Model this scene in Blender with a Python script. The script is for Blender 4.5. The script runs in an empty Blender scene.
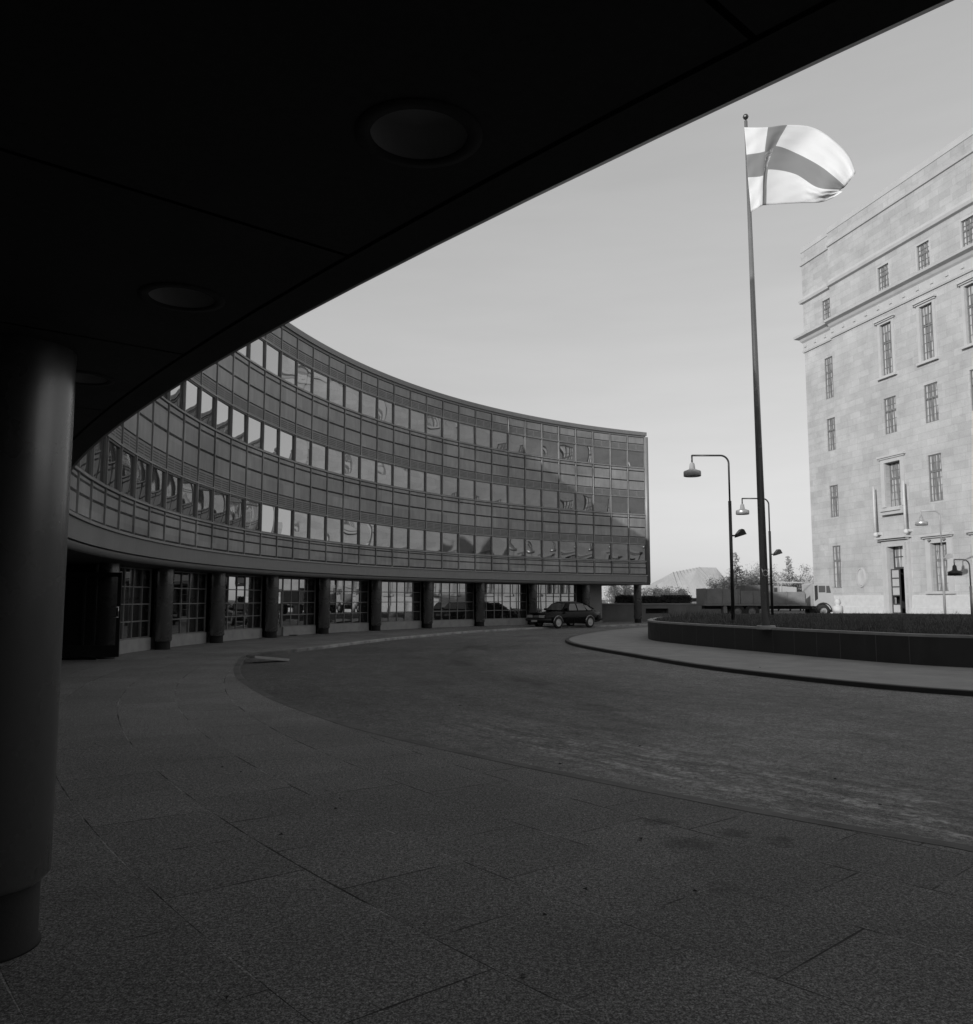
import bpy, math, random
from math import sin, cos, pi, radians as R_, hypot, atan2, sqrt
from mathutils import Vector, Matrix
random.seed(7)
sc = bpy.context.scene
COL = sc.collection

# ------------------------------------------------------------------ camera numbers (used to lay the site out on the ground)
F = 850.0; YH = 599.25; EYE = 1.7
PIT = math.atan((YH - 512) / F)
def ray(px, py):
    x = px - 486.5; y = 512 - py
    dy = F*cos(PIT) - y*sin(PIT); dz = F*sin(PIT) + y*cos(PIT)
    return x/dy, dz/dy
def gnd(px, py, z=0.0):
    a, b = ray(px, py); t = (z-EYE)/b
    return a*t, t
def at(px, py, Y):
    a, b = ray(px, py)
    return Vector((a*Y, Y, EYE + b*Y))

CX, CY, RR = 27.5, 27.54, 37.38          # the curved building: centre and radius of its inner face

# ------------------------------------------------------------------ materials (the photograph is black and white: all greys)
def g(v): return (v, v, v, 1)
def new_mat(name):
    m = bpy.data.materials.new(name); m.use_nodes = True
    nt = m.node_tree; b = nt.nodes['Principled BSDF']
    return m, nt, b
def mixc(nt, fac, a, b, mode='MIX'):
    n = nt.nodes.new('ShaderNodeMix'); n.data_type = 'RGBA'; n.blend_type = mode
    for sock, v in ((n.inputs[0], fac), (n.inputs[6], a), (n.inputs[7], b)):
        if hasattr(v, 'is_output'): nt.links.new(v, sock)
        else: sock.default_value = v
    return n.outputs[2]
def mth(nt, op, a, b=None, c=None, clamp=False):
    n = nt.nodes.new('ShaderNodeMath'); n.operation = op; n.use_clamp = clamp
    for i, v in enumerate((a, b, c)):
        if v is None: continue
        if hasattr(v, 'is_output'): nt.links.new(v, n.inputs[i])
        else: n.inputs[i].default_value = v
    return n.outputs[0]
def ramp(nt, fac, p0, p1, v0=0.0, v1=1.0):
    n = nt.nodes.new('ShaderNodeMapRange'); n.clamp = True
    nt.links.new(fac, n.inputs[0])
    for i, v in enumerate((p0, p1, v0, v1)): n.inputs[i+1].default_value = v
    return n.outputs[0]
def noise(nt, vec, scale, detail=4, rough=.6):
    n = nt.nodes.new('ShaderNodeTexNoise'); n.inputs['Scale'].default_value = scale
    n.inputs['Detail'].default_value = detail; n.inputs['Roughness'].default_value = rough
    if vec is not None: nt.links.new(vec, n.inputs['Vector'])
    return n.outputs['Fac']
def texco(nt, which='Object'):
    return nt.nodes.new('ShaderNodeTexCoord').outputs[which]
def bump(nt, b, h, strength, dist=.01):
    n = nt.nodes.new('ShaderNodeBump'); n.inputs['Strength'].default_value = strength
    n.inputs['Distance'].default_value = dist
    nt.links.new(h, n.inputs['Height']); nt.links.new(n.outputs[0], b.inputs['Normal'])
def scaled(nt, vec, s):
    n = nt.nodes.new('ShaderNodeMapping'); n.inputs['Scale'].default_value = s
    nt.links.new(vec, n.inputs['Vector']); return n.outputs[0]
def simple(name, v, rough=.6, metal=0.0, var=.25, scale=3.0, fine=60.0, bmp=.1, spec=.5, stretch=(1, 1, 1), coord='Object'):
    m, nt, b = new_mat(name)
    co = scaled(nt, texco(nt, coord), stretch)
    n1 = noise(nt, co, scale, 5); n2 = noise(nt, co, fine, 3)
    f = mth(nt, 'ADD', mth(nt, 'MULTIPLY', n1, .65), mth(nt, 'MULTIPLY', n2, .35))
    f = ramp(nt, f, .3, .7)
    c = mixc(nt, f, g(v*(1-var)), g(v*(1+var)))
    nt.links.new(c, b.inputs['Base Color'])
    b.inputs['Roughness'].default_value = rough; b.inputs['Metallic'].default_value = metal
    b.inputs['Specular IOR Level'].default_value = spec
    r = ramp(nt, n1, .3, .7, max(rough-.1, 0.02), min(rough+.1, 1))
    nt.links.new(r, b.inputs['Roughness'])
    if bmp: bump(nt, b, n2, bmp)
    return m
M = {}
M['bronze'] = simple('bronze_cladding', .33, .5, .25, .22, .6, 25, .06)
def mk_clad():
    m, nt, b = new_mat('bronze_panels'); r, th = polar_nodes(nt); co = texco(nt)
    sep = nt.nodes.new('ShaderNodeSeparateXYZ'); nt.links.new(co, sep.inputs[0])
    cmb = nt.nodes.new('ShaderNodeCombineXYZ')
    nt.links.new(mth(nt, 'FLOOR', mth(nt, 'DIVIDE', mth(nt, 'SUBTRACT', th, 115.2), 2.31)), cmb.inputs[0]); nt.links.new(mth(nt, 'FLOOR', mth(nt, 'MULTIPLY', sep.outputs[2], 1.35)), cmb.inputs[1])
    wn = nt.nodes.new('ShaderNodeTexWhiteNoise'); nt.links.new(cmb.outputs[0], wn.inputs['Vector'])
    n1 = noise(nt, co, .5, 5); n2 = noise(nt, scaled(nt, co, (1, 1, .2)), 4, 4)
    v = mth(nt, 'MULTIPLY', .33, ramp(nt, n1, .3, .7, .78, 1.2)); v = mth(nt, 'MULTIPLY', v, ramp(nt, wn.outputs['Value'], 0, 1, .86, 1.12)); v = mth(nt, 'MULTIPLY', v, ramp(nt, n2, .35, .65, .9, 1.1))
    cc = nt.nodes.new('ShaderNodeCombineColor')
    for i in range(3): nt.links.new(v, cc.inputs[i])
    nt.links.new(cc.outputs[0], b.inputs['Base Color']); b.inputs['Metallic'].default_value = .25
    nt.links.new(ramp(nt, n1, .3, .7, .38, .58), b.inputs['Roughness']); return m
M['bronze_dark'] = simple('bronze_joint', .035, .6, .2, .2)
M['fascia'] = simple('fascia_metal', .245, .48, .25, .16, .8, 12, .05, stretch=(1, 1, .3))
M['lip'] = simple('fascia_lip_metal', .09, .5, .25, .15, .8, 12, .05)  # darker than the fascia: its shadow line is painted into the metal
M['grille'] = simple('grille_metal', .26, .5, .3, .15)
M['grille_slot'] = simple('grille_slot', .11, .8)
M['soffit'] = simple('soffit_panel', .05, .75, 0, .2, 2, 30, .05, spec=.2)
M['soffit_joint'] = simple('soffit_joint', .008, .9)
M['lightcan'] = simple('light_can_enamel', .4, .7, 0, .15, 6, 300, .1)
M['frame'] = simple('window_frame_metal', .2, .45, .4, .2)
M['muntin'] = simple('muntin_metal', .26, .45, .5, .15)
M['column'] = simple('column_enamel', .19, .27, .65, .05, 1.2, 40, .02)
M['colbase'] = simple('column_base_paint', .018, .7, 0, .3, spec=.2)
M['plinth'] = simple('granite_plinth', .33, .7, 0, .25, 2.5, 70, .15)
M['granite_dark'] = simple('granite_wall_dark', .032, .6, 0, .4, 2.2, 90, .2)
M['mortar'] = simple('planter_mortar', .15, .8)
M['granite_cap'] = simple('granite_cap', .3, .7, 0, .25, 2, 70, .15)
M['void'] = simple('lobby_dark', .02, .8)
M['sidewall'] = simple('render_wall', .2, .7, 0, .25, 1.2, 30, .1)
M['roofing'] = simple('flat_roofing', .2, .9)
M['blackpaint'] = simple('black_lamp_paint', .025, .4, 0, .3)
M['polepaint'] = simple('pole_paint', .27, .22, .55, .12, 2)
M['lampmetal'] = simple('lamp_shade_aluminium', .5, .35, .6, .15)
M['lampgrey'] = simple('grey_lamp_paint', .4, .45, .2, .15)
M['lens'] = simple('lamp_lens', .45, .2)
M['brass'] = simple('finial_metal', .12, .25, .8)
M['carpaint'] = simple('black_car_paint', .005, .2, 0, .1, 2, 20, 0, spec=.2)
M['carglass'] = simple('car_glass', .12, .05, .5, .1, 2, 20, 0, spec=1.0)
M['chrome'] = simple('chrome', .6, .18, 1, .05, 2, 20, 0)
M['rubber'] = simple('rubber', .02, .8)
M['lampglass'] = simple('headlamp_glass', .6, .12, .3, .05)
M['truckgrey'] = simple('truck_board_grey', .2, .65, 0, .3, 1.5, 20, .05)
M['truckpale'] = simple('truck_cab_pale', .42, .5, 0, .12, 1.5, 20, .03)
M['truckdark'] = simple('truck_chassis_dark', .03, .8)
M['tarp'] = simple('tarpaulin_load', .13, .75, 0, .3)
M['wood'] = simple('weathered_plank', .4, .8, 0, .25, 4, 40, .1, stretch=(1, 8, 8))
M['hedge'] = simple('hedge_leaf', .035, .8, 0, .6, 3, 20, 0)
M['conifer'] = simple('conifer_needles', .36, .9, 0, .5, 1, 10, 0)
M['twig'] = simple('bare_twigs', .5, .9, 0, .35, 1, 10, 0)
M['leafpale'] = simple('autumn_leaf', .5, .9, 0, .5, .8, 10, 0)
M['bark'] = simple('bark', .1, .9)
M['grass'] = simple('dry_grass', .1, .9, 0, .5, .7, 10, 0)
M['soil'] = simple('turf_soil', .062, .95, 0, .5, .9, 30, .3)
M['palestone'] = simple('pale_stone', .52, .8, 0, .12)
M['hallroof'] = simple('weathered_metal_roof', .42, .7, 0, .22, .5, 6, .05, stretch=(1, .3, .3))
M['leaf'] = simple('fallen_leaf', .02, .9)
M['bronzedoor'] = simple('palace_door_bronze', .07, .5, .3, .2)
M['steelbar'] = simple('palace_window_bar', .17, .6)
M['iron'] = simple('black_iron', .015, .5, .3)

def coated(name, base, wav=.012, scale=1.3, rough=.015):
    m, nt, b = new_mat(name)
    b.inputs['Base Color'].default_value = g(base); b.inputs['Metallic'].default_value = 1
    b.inputs['Roughness'].default_value = rough
    n = noise(nt, texco(nt, 'Object'), scale, 1, .4)
    bump(nt, b, n, 1.0, wav)
    return m
def mk_coated(name, r0, r1, wav, scale):
    m, nt, b = new_mat(name)
    gl = nt.nodes.new('ShaderNodeBsdfGlossy'); gl.inputs['Roughness'].default_value = .012
    b.inputs['Base Color'].default_value = g(.02); b.inputs['Roughness'].default_value = .3; b.inputs['Specular IOR Level'].default_value = 0
    lw = nt.nodes.new('ShaderNodeLayerWeight'); lw.inputs['Blend'].default_value = .5
    f = ramp(nt, lw.outputs['Facing'], .25, .62, r0, r1)
    n = noise(nt, texco(nt, 'Object'), scale, 0, .4)
    bn = nt.nodes.new('ShaderNodeBump'); bn.inputs['Strength'].default_value = 1; bn.inputs['Distance'].default_value = wav
    nt.links.new(n, bn.inputs['Height']); nt.links.new(bn.outputs[0], gl.inputs['Normal'])
    mx = nt.nodes.new('ShaderNodeMixShader'); nt.links.new(f, mx.inputs[0]); nt.links.new(b.outputs[0], mx.inputs[1]); nt.links.new(gl.outputs[0], mx.inputs[2])
    nt.links.new(mx.outputs[0], nt.nodes['Material Output'].inputs['Surface'])
    return m
M['mirror'] = mk_coated('coated_window_glass', .26, .66, .007, .9)
M['shopglass'] = mk_coated('ground_floor_glass', .42, .6, .004, .7)
M['palaceglass'] = None

def mk_palaceglass():
    m, nt, b = new_mat('old_window_glass')
    co = texco(nt, 'Object')
    n = noise(nt, scaled(nt, co, (4.5, 1, .25)), 1.2, 3)
    f = ramp(nt, n, .47, .56)
    nt.links.new(mixc(nt, f, g(.16), g(.5)), b.inputs['Base Color'])   # pale upright streaks: reflections painted into the pane colour
    b.inputs['Roughness'].default_value = .25; b.inputs['Specular IOR Level'].default_value = .8
    return m
M['palaceglass'] = mk_palaceglass()

def mk_stone():
    m, nt, b = new_mat('pale_granite_blocks')
    co = texco(nt, 'Object')
    sep = nt.nodes.new('ShaderNodeSeparateXYZ'); nt.links.new(co, sep.inputs[0])
    cmb = nt.nodes.new('ShaderNodeCombineXYZ')
    nt.links.new(mth(nt, 'ADD', sep.outputs[0], sep.outputs[1]), cmb.inputs[0]); nt.links.new(sep.outputs[2], cmb.inputs[1])
    br = nt.nodes.new('ShaderNodeTexBrick'); nt.links.new(cmb.outputs[0], br.inputs['Vector'])
    br.inputs['Scale'].default_value = 1; br.inputs['Brick Width'].default_value = 1.35; br.inputs['Row Height'].default_value = .56
    br.inputs['Mortar Size'].default_value = .012; br.inputs['Mortar Smooth'].default_value = .3
    br.offset = .43; br.squash = .8; br.squash_frequency = 3
    br.inputs['Color1'].default_value = g(.375); br.inputs['Color2'].default_value = g(.45); br.inputs['Mortar'].default_value = g(.335); br.inputs['Bias'].default_value = .25
    n1 = noise(nt, co, .35, 6, .65); n2 = noise(nt, co, 9, 4)
    f = ramp(nt, mth(nt, 'ADD', mth(nt, 'MULTIPLY', n1, .7), mth(nt, 'MULTIPLY', n2, .3)), .36, .64, .80, 1.12)
    f = mth(nt, 'MULTIPLY', f, ramp(nt, noise(nt, scaled(nt, co, (.8, .8, 1.9)), 1.0, 3, .5), .60, .68, 1, .92))
    st = noise(nt, scaled(nt, co, (1, 1, .25)), 1.3, 4)
    f = mth(nt, 'MULTIPLY', f, ramp(nt, st, .58, .74, 1, .88))
    c = nt.nodes.new('ShaderNodeVectorMath'); c.operation = 'SCALE'
    nt.links.new(br.outputs['Color'], c.inputs[0]); nt.links.new(f, c.inputs['Scale'])
    nt.links.new(c.outputs[0], b.inputs['Base Color'])
    b.inputs['Roughness'].default_value = .8; b.inputs['Specular IOR Level'].default_value = .25
    h = mth(nt, 'ADD', mth(nt, 'MULTIPLY', br.outputs['Fac'], -1.0), mth(nt, 'MULTIPLY', n2, .3))
    bump(nt, b, h, .35, .02)
    return m
M['stone'] = mk_stone()
M['stone_trim'] = simple('dressed_granite_trim', .45, .75, 0, .1, 1, 20, .05)

def polar_nodes(nt):
    sep = nt.nodes.new('ShaderNodeSeparateXYZ'); nt.links.new(texco(nt), sep.inputs[0])
    x, y = sep.outputs[0], sep.outputs[1]
    r = mth(nt, 'SQRT', mth(nt, 'ADD', mth(nt, 'MULTIPLY', x, x), mth(nt, 'MULTIPLY', y, y)))
    th = mth(nt, 'MULTIPLY', mth(nt, 'ARCTAN2', y, x), 180/pi)
    th = mth(nt, 'ADD', th, mth(nt, 'MULTIPLY', mth(nt, 'LESS_THAN', th, 0.0), 360.0))
    return r, th
def mk_paving():
    m, nt, b = new_mat('granite_paving')
    r, th = polar_nodes(nt); co = texco(nt)
    W = .885
    q = mth(nt, 'DIVIDE', mth(nt, 'SUBTRACT', r, 36.98 - 30*W), W)
    row = mth(nt, 'FLOOR', q); fr = mth(nt, 'FRACT', q)
    dr = mth(nt, 'MULTIPLY', mth(nt, 'MINIMUM', fr, mth(nt, 'SUBTRACT', 1.0, fr)), W)
    odd = mth(nt, 'FRACT', mth(nt, 'MULTIPLY', row, .5))            # 0 or .5
    t = mth(nt, 'ADD', mth(nt, 'DIVIDE', mth(nt, 'SUBTRACT', th, 218.22), 1.48), odd)
    ft = mth(nt, 'FRACT', t)
    dt = mth(nt, 'MULTIPLY', mth(nt, 'MINIMUM', ft, mth(nt, 'SUBTRACT', 1.0, ft)), .955)
    wob = noise(nt, co, 1.1, 3)
    wid = ramp(nt, wob, .42, .62, .0012, .009)
    jr = ramp(nt, mth(nt, 'DIVIDE', dr, wid), .6, 1.3, 1, 0); jt = ramp(nt, mth(nt, 'DIVIDE', dt, wid), .6, 1.3, 1, 0)
    j = mth(nt, 'MAXIMUM', jr, jt)
    # one grey per slab
    cmb = nt.nodes.new('ShaderNodeCombineXYZ'); nt.links.new(row, cmb.inputs[0]); nt.links.new(mth(nt, 'FLOOR', t), cmb.inputs[1])
    wn = nt.nodes.new('ShaderNodeTexWhiteNoise'); nt.links.new(cmb.outputs[0], wn.inputs['Vector'])
    n1 = noise(nt, co, .45, 6, .65); n2 = noise(nt, co, 110, 3, .7); n3 = noise(nt, co, 16, 4, .7)
    v = mth(nt, 'ADD', .112, mth(nt, 'MULTIPLY', wn.outputs['Value'], .026))
    v = mth(nt, 'MULTIPLY', v, ramp(nt, n1, .3, .7, .78, 1.22))
    v = mth(nt, 'MULTIPLY', v, ramp(nt, n2, .40, .60, .3, 1.75))
    n4 = noise(nt, co, 48, 3, .7)
    v = mth(nt, 'MULTIPLY', v, ramp(nt, n4, .38, .62, .42, 1.62))
    v = mth(nt, 'MULTIPLY', v, ramp(nt, n3, .36, .64, .78, 1.22))
    spot = noise(nt, co, 1.9, 2, .5)
    v = mth(nt, 'MULTIPLY', v, ramp(nt, spot, .70, .80, 1, .75))
    v = mth(nt, 'MULTIPLY', v, ramp(nt, th, 203, 215, 1.4, 1.0))       # slabs away from the overhang paler: grazing sheen painted into the colour
    sep2 = nt.nodes.new('ShaderNodeSeparateXYZ'); nt.links.new(co, sep2.inputs[0])
    for sx, sy, sr in ((-26.065, -21.40, .30), (-25.69, -21.12, .17), (-25.44, -21.34, .16), (-26.17, -20.81, .2)):   # oil stains
        dx = mth(nt, 'SUBTRACT', sep2.outputs[0], sx); dy = mth(nt, 'SUBTRACT', sep2.outputs[1], sy)
        dd = mth(nt, 'SQRT', mth(nt, 'ADD', mth(nt, 'MULTIPLY', dx, dx), mth(nt, 'MULTIPLY', dy, dy)))
        dd = mth(nt, 'ADD', dd, mth(nt, 'MULTIPLY', mth(nt, 'SUBTRACT', noise(nt, co, 7, 4, .7), .5), .45))
        v = mth(nt, 'MULTIPLY', v, ramp(nt, dd, sr*.3, sr*.85, .5, 1))
    lightj = ramp(nt, noise(nt, co, .8, 2), .5, .56, .12, 1.6)        # joints filled with sand in places, open and dark in others
    v = mth(nt, 'MULTIPLY', v, mth(nt, 'ADD', mth(nt, 'MULTIPLY', j, mth(nt, 'SUBTRACT', lightj, 1.0)), 1.0))
    cc = nt.nodes.new('ShaderNodeCombineColor')
    for i in range(3): nt.links.new(v, cc.inputs[i])
    nt.links.new(cc.outputs[0], b.inputs['Base Color'])
    b.inputs['Roughness'].default_value = .8; b.inputs['Specular IOR Level'].default_value = .3
    h = mth(nt, 'ADD', mth(nt, 'MULTIPLY', j, -1.2), mth(nt, 'ADD', mth(nt, 'MULTIPLY', n2, .5), mth(nt, 'MULTIPLY', n3, .3)))
    bump(nt, b, h, .5, .006)
    return m
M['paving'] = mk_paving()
def mk_asphalt():
    m, nt, b = new_mat('worn_asphalt')
    r, th = polar_nodes(nt); co = texco(nt)
    n1 = noise(nt, co, .22, 6, .65); n2 = noise(nt, co, 80, 3, .7); n3 = noise(nt, co, 5, 5, .7)
    cmb = nt.nodes.new('ShaderNodeCombineXYZ'); nt.links.new(r, cmb.inputs[0]); nt.links.new(mth(nt, 'MULTIPLY', th, .12), cmb.inputs[1])
    tr = noise(nt, cmb.outputs[0], 1.6, 5, .7)
    v = mth(nt, 'MULTIPLY', .152, ramp(nt, n1, .3, .7, .75, 1.25))
    v = mth(nt, 'MULTIPLY', v, ramp(nt, n2, .40, .60, .35, 1.7))
    v = mth(nt, 'MULTIPLY', v, ramp(nt, noise(nt, co, 26, 4, .75), .38, .62, .5, 1.55))
    v = mth(nt, 'MULTIPLY', v, ramp(nt, n3, .36, .64, .78, 1.22))
    v = mth(nt, 'MULTIPLY', v, ramp(nt, tr, .3, .7, .80, 1.18))
    v = mth(nt, 'MULTIPLY', v, mth(nt, 'SUBTRACT', 1.0, mth(nt, 'MULTIPLY', mth(nt, 'MULTIPLY', ramp(nt, r, 24, 28.5), ramp(nt, th, 150, 168)), mth(nt, 'MULTIPLY', ramp(nt, th, 214, 203), .42))))   # darker over this stretch of the road
    # sand and dust washed up along the foot of the near kerb
    band = mth(nt, 'MULTIPLY', mth(nt, 'MULTIPLY', ramp(nt, r, 29.6, 31.1), ramp(nt, r, 32.3, 31.7)), ramp(nt, th, 205, 214.5))
    streak = ramp(nt, noise(nt, cmb.outputs[0], 5, 6, .75), .42, .62)
    grain = ramp(nt, noise(nt, co, 14, 5, .8), .4, .62)
    d = mth(nt, 'MULTIPLY', band, mth(nt, 'MULTIPLY', streak, grain))
    v = mth(nt, 'ADD', mth(nt, 'MULTIPLY', v, mth(nt, 'SUBTRACT', 1.0, mth(nt, 'MULTIPLY', band, .35))), mth(nt, 'MULTIPLY', d, .42))
    # darker wet patch beside it
    wet = mth(nt, 'MULTIPLY', ramp(nt, noise(nt, cmb.outputs[0], .9, 4), .52, .64), mth(nt, 'MULTIPLY', ramp(nt, r, 25.5, 28), ramp(nt, r, 30.6, 29.6)))
    v = mth(nt, 'MULTIPLY', v, mth(nt, 'SUBTRACT', 1.0, mth(nt, 'MULTIPLY', wet, .4)))
    cc = nt.nodes.new('ShaderNodeCombineColor')
    for i in range(3): nt.links.new(v, cc.inputs[i])
    nt.links.new(cc.outputs[0], b.inputs['Base Color'])
    b.inputs['Roughness'].default_value = .8; b.inputs['Specular IOR Level'].default_value = .35
    bump(nt, b, mth(nt, 'ADD', n2, mth(nt, 'MULTIPLY', n3, .6)), .5, .006)
    return m
M['asphalt'] = mk_asphalt()
M['island'] = simple('island_paving', .27, .85, 0, .3, 1.2, 35, .2)
M['farground'] = simple('far_ground', .1, .9, 0, .3, .05, 2, 0)
def mk_kerb():
    m, nt, b = new_mat('kerb_granite'); r, th = polar_nodes(nt)
    v = mth(nt, 'MULTIPLY', ramp(nt, th, 172, 179, .36, .10), ramp(nt, noise(nt, texco(nt), 1.6, 4, .7), .35, .65, .6, 1.3))  # far stretch paler: the lit kerb face is put into the colour
    cc = nt.nodes.new('ShaderNodeCombineColor')
    for i in range(3): nt.links.new(v, cc.inputs[i])
    nt.links.new(cc.outputs[0], b.inputs['Base Color']); b.inputs['Roughness'].default_value = .8; return m
M['kerb'] = mk_kerb()
M['bronze_panel'] = mk_clad()

def mk_flag():
    m, nt, b = new_mat('flag_cloth')
    uv = nt.nodes.new('ShaderNodeUVMap'); uv.uv_map = 'UVMap'
    sep = nt.nodes.new('ShaderNodeSeparateXYZ'); nt.links.new(uv.outputs[0], sep.inputs[0])
    u, v = sep.outputs[0], sep.outputs[1]
    def inside(s, a, c): return mth(nt, 'MULTIPLY', mth(nt, 'GREATER_THAN', s, a), mth(nt, 'LESS_THAN', s, c))
    cr = mth(nt, 'MAXIMUM', inside(u, 5/18, 8/18), inside(v, 4/11, 7/11))
    emb = mth(nt, 'MULTIPLY', inside(u, 5.3/18, 7.7/18), inside(v, 4.3/11, 6.7/11))
    sp = mth(nt, 'MULTIPLY', emb, mth(nt, 'GREATER_THAN', noise(nt, scaled(nt, uv.outputs[0], (18, 11, 1)), 3.4, 3, .7), .5))
    c = mixc(nt, cr, g(.9), g(.34)); c = mixc(nt, sp, c, g(.7))
    nt.links.new(c, b.inputs['Base Color']); b.inputs['Roughness'].default_value = .9
    b.inputs['Specular IOR Level'].default_value = .1
    tr = nt.nodes.new('ShaderNodeBsdfTranslucent'); nt.links.new(c, tr.inputs['Color'])
    mx = nt.nodes.new('ShaderNodeMixShader'); mx.inputs[0].default_value = .32
    nt.links.new(b.outputs[0], mx.inputs[1]); nt.links.new(tr.outputs[0], mx.inputs[2])
    nt.links.new(mx.outputs[0], nt.nodes['Material Output'].inputs['Surface'])
    return m
M['flag'] = mk_flag()

# ------------------------------------------------------------------ mesh builder
class MB:
    def __init__(s): s.v = []; s.f = []; s.sm = []
    def add(s, vs, fs, smooth=False):
        o = len(s.v); s.v += [tuple(p) for p in vs]
        for f in fs: s.f.append(tuple(i+o for i in f)); s.sm.append(smooth)
    def quad(s, a, b, c, d, smooth=False): s.add([a, b, c, d], [(0, 1, 2, 3)], smooth)
    def box(s, lo, hi, M4=None):
        x0, y0, z0 = lo; x1, y1, z1 = hi
        vs = [Vector(p) for p in ((x0,y0,z0),(x1,y0,z0),(x1,y1,z0),(x0,y1,z0),(x0,y0,z1),(x1,y0,z1),(x1,y1,z1),(x0,y1,z1))]
        if M4 is not None: vs = [M4 @ p for p in vs]
        s.add(vs, [(0,3,2,1),(4,5,6,7),(0,1,5,4),(1,2,6,5),(2,3,7,6),(3,0,4,7)])
    def cyl(s, p0, p1, r0, r1=None, n=16, caps=True):
        r1 = r0 if r1 is None else r1
        p0, p1 = Vector(p0), Vector(p1); d = (p1-p0).normalized()
        a = d.orthogonal().normalized(); b = d.cross(a)
        vs = []
        for p, r in ((p0, r0), (p1, r1)):
            for i in range(n):
                t = 2*pi*i/n; vs.append(p + a*(r*cos(t)) + b*(r*sin(t)))
        s.add(vs, [(i, (i+1) % n, n+(i+1) % n, n+i) for i in range(n)], True)
        if caps:
            s.add(vs[:n], [tuple(range(n-1, -1, -1))]); s.add(vs[n:], [tuple(range(n))])
    def tube(s, pts, r, n=10, caps=True):
        pts = [Vector(p) for p in pts]; rs = r if isinstance(r, (list, tuple)) else [r]*len(pts)
        rings = []; a = None
        for i, p in enumerate(pts):
            d = (pts[min(i+1, len(pts)-1)] - pts[max(i-1, 0)]).normalized()
            a = d.orthogonal().normalized() if a is None else (a - d*a.dot(d)).normalized()
            b = d.cross(a)
            rings.append([p + a*(rs[i]*cos(2*pi*k/n)) + b*(rs[i]*sin(2*pi*k/n)) for k in range(n)])
        vs = [q for ring in rings for q in ring]; fs = []
        for i in range(len(pts)-1):
            for k in range(n): fs.append((i*n+k, i*n+(k+1) % n, (i+1)*n+(k+1) % n, (i+1)*n+k))
        s.add(vs, fs, True)
        if caps: s.add(rings[0], [tuple(range(n-1, -1, -1))]); s.add(rings[-1], [tuple(range(n))])
    def lathe(s, prof, c=(0, 0, 0), n=24):           # prof: (r, z)
        vs = []; m = len(prof)
        for i in range(n):
            t = 2*pi*i/n
            for r, z in prof: vs.append((c[0]+r*cos(t), c[1]+r*sin(t), c[2]+z))
        fs = []
        for i in range(n):
            for k in range(m-1):
                fs.append((i*m+k, ((i+1) % n)*m+k, ((i+1) % n)*m+k+1, i*m+k+1))
        s.add(vs, fs, True)
    def pbox(s, r0, r1, t0, t1, z0, z1, n=1):        # a block bent round the z axis, angles in degrees
        vs = []
        for i in range(n+1):
            t = R_(t0+(t1-t0)*i/n)
            for r, z in ((r0, z0), (r1, z0), (r1, z1), (r0, z1)): vs.append((r*cos(t), r*sin(t), z))
        fs = []
        for i in range(n):
            o = i*4; q = o+4
            for a in range(4):
                b = (a+1) % 4; fs.append((o+a, o+b, q+b, q+a))
        fs.append((0, 1, 2, 3)); e = n*4; fs.append((e+3, e+2, e+1, e))
        s.add(vs, fs)
    def sweep(s, prof, ths, smooth=False):           # prof [(r,z)] swept along angles
        m = len(prof); vs = []
        for t in ths:
            for r, z in prof: vs.append((r*cos(R_(t)), r*sin(R_(t)), z))
        fs = [(i*m+k, i*m+k+1, (i+1)*m+k+1, (i+1)*m+k) for i in range(len(ths)-1) for k in range(m-1)]
        s.add(vs, fs, smooth)
    def prism(s, poly, z0, z1):
        n = len(poly)
        vs = [(x, y, z0) for x, y in poly]+[(x, y, z1) for x, y in poly]
        s.add(vs, [tuple(range(n-1, -1, -1)), tuple(range(n, 2*n))]+[(i, (i+1) % n, n+(i+1) % n, n+i) for i in range(n)])
    def build(s, name, mat, parent=None, loc=None, fix=True):
        me = bpy.data.meshes.new(name); me.from_pydata(s.v, [], s.f)
        me.polygons.foreach_set('use_smooth', s.sm)
        me.materials.append(M[mat] if isinstance(mat, str) else mat)
        if fix:
            import bmesh
            bm = bmesh.new(); bm.from_mesh(me)
            bmesh.ops.remove_doubles(bm, verts=bm.verts, dist=1e-5) if len(bm.verts) < 60000 else None
            bmesh.ops.recalc_face_normals(bm, faces=bm.faces); bm.to_mesh(me); bm.free()
        me.update()
        o = bpy.data.objects.new(name, me); COL.objects.link(o)
        if parent is not None: o.parent = parent
        if loc is not None: o.location = loc
        return o
def tag(o, label=None, cat=None, group=None, kind=None):
    if label: o['label'] = label
    if cat: o['category'] = cat
    if group: o['group'] = group
    if kind: o['kind'] = kind
    return o
def thing(name, label, cat, loc=(0, 0, 0), rz=0.0, group=None):
    o = bpy.data.objects.new(name, None); COL.objects.link(o); o.location = loc; o.rotation_euler.z = rz
    o.empty_display_size = .3
    return tag(o, label, cat, group)
def dup(o, parent):
    c = o.copy(); COL.objects.link(c); c.parent = parent
    for ch in o.children: dup(ch, c)
    return c
def dup_thing(o, label, loc, rz=0.0):
    c = o.copy(); COL.objects.link(c); c.location = loc; c.rotation_euler.z = rz; c['label'] = label
    for ch in list(o.children): dup(ch, c)
    return c
def smooth_closed(pts, it=3):
    for _ in range(it):
        q = []
        for i in range(len(pts)):
            a = pts[i]; b = pts[(i+1) % len(pts)]
            q.append((a[0]*.75+b[0]*.25, a[1]*.75+b[1]*.25)); q.append((a[0]*.25+b[0]*.75, a[1]*.25+b[1]*.75))
        pts = q
    return pts
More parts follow.
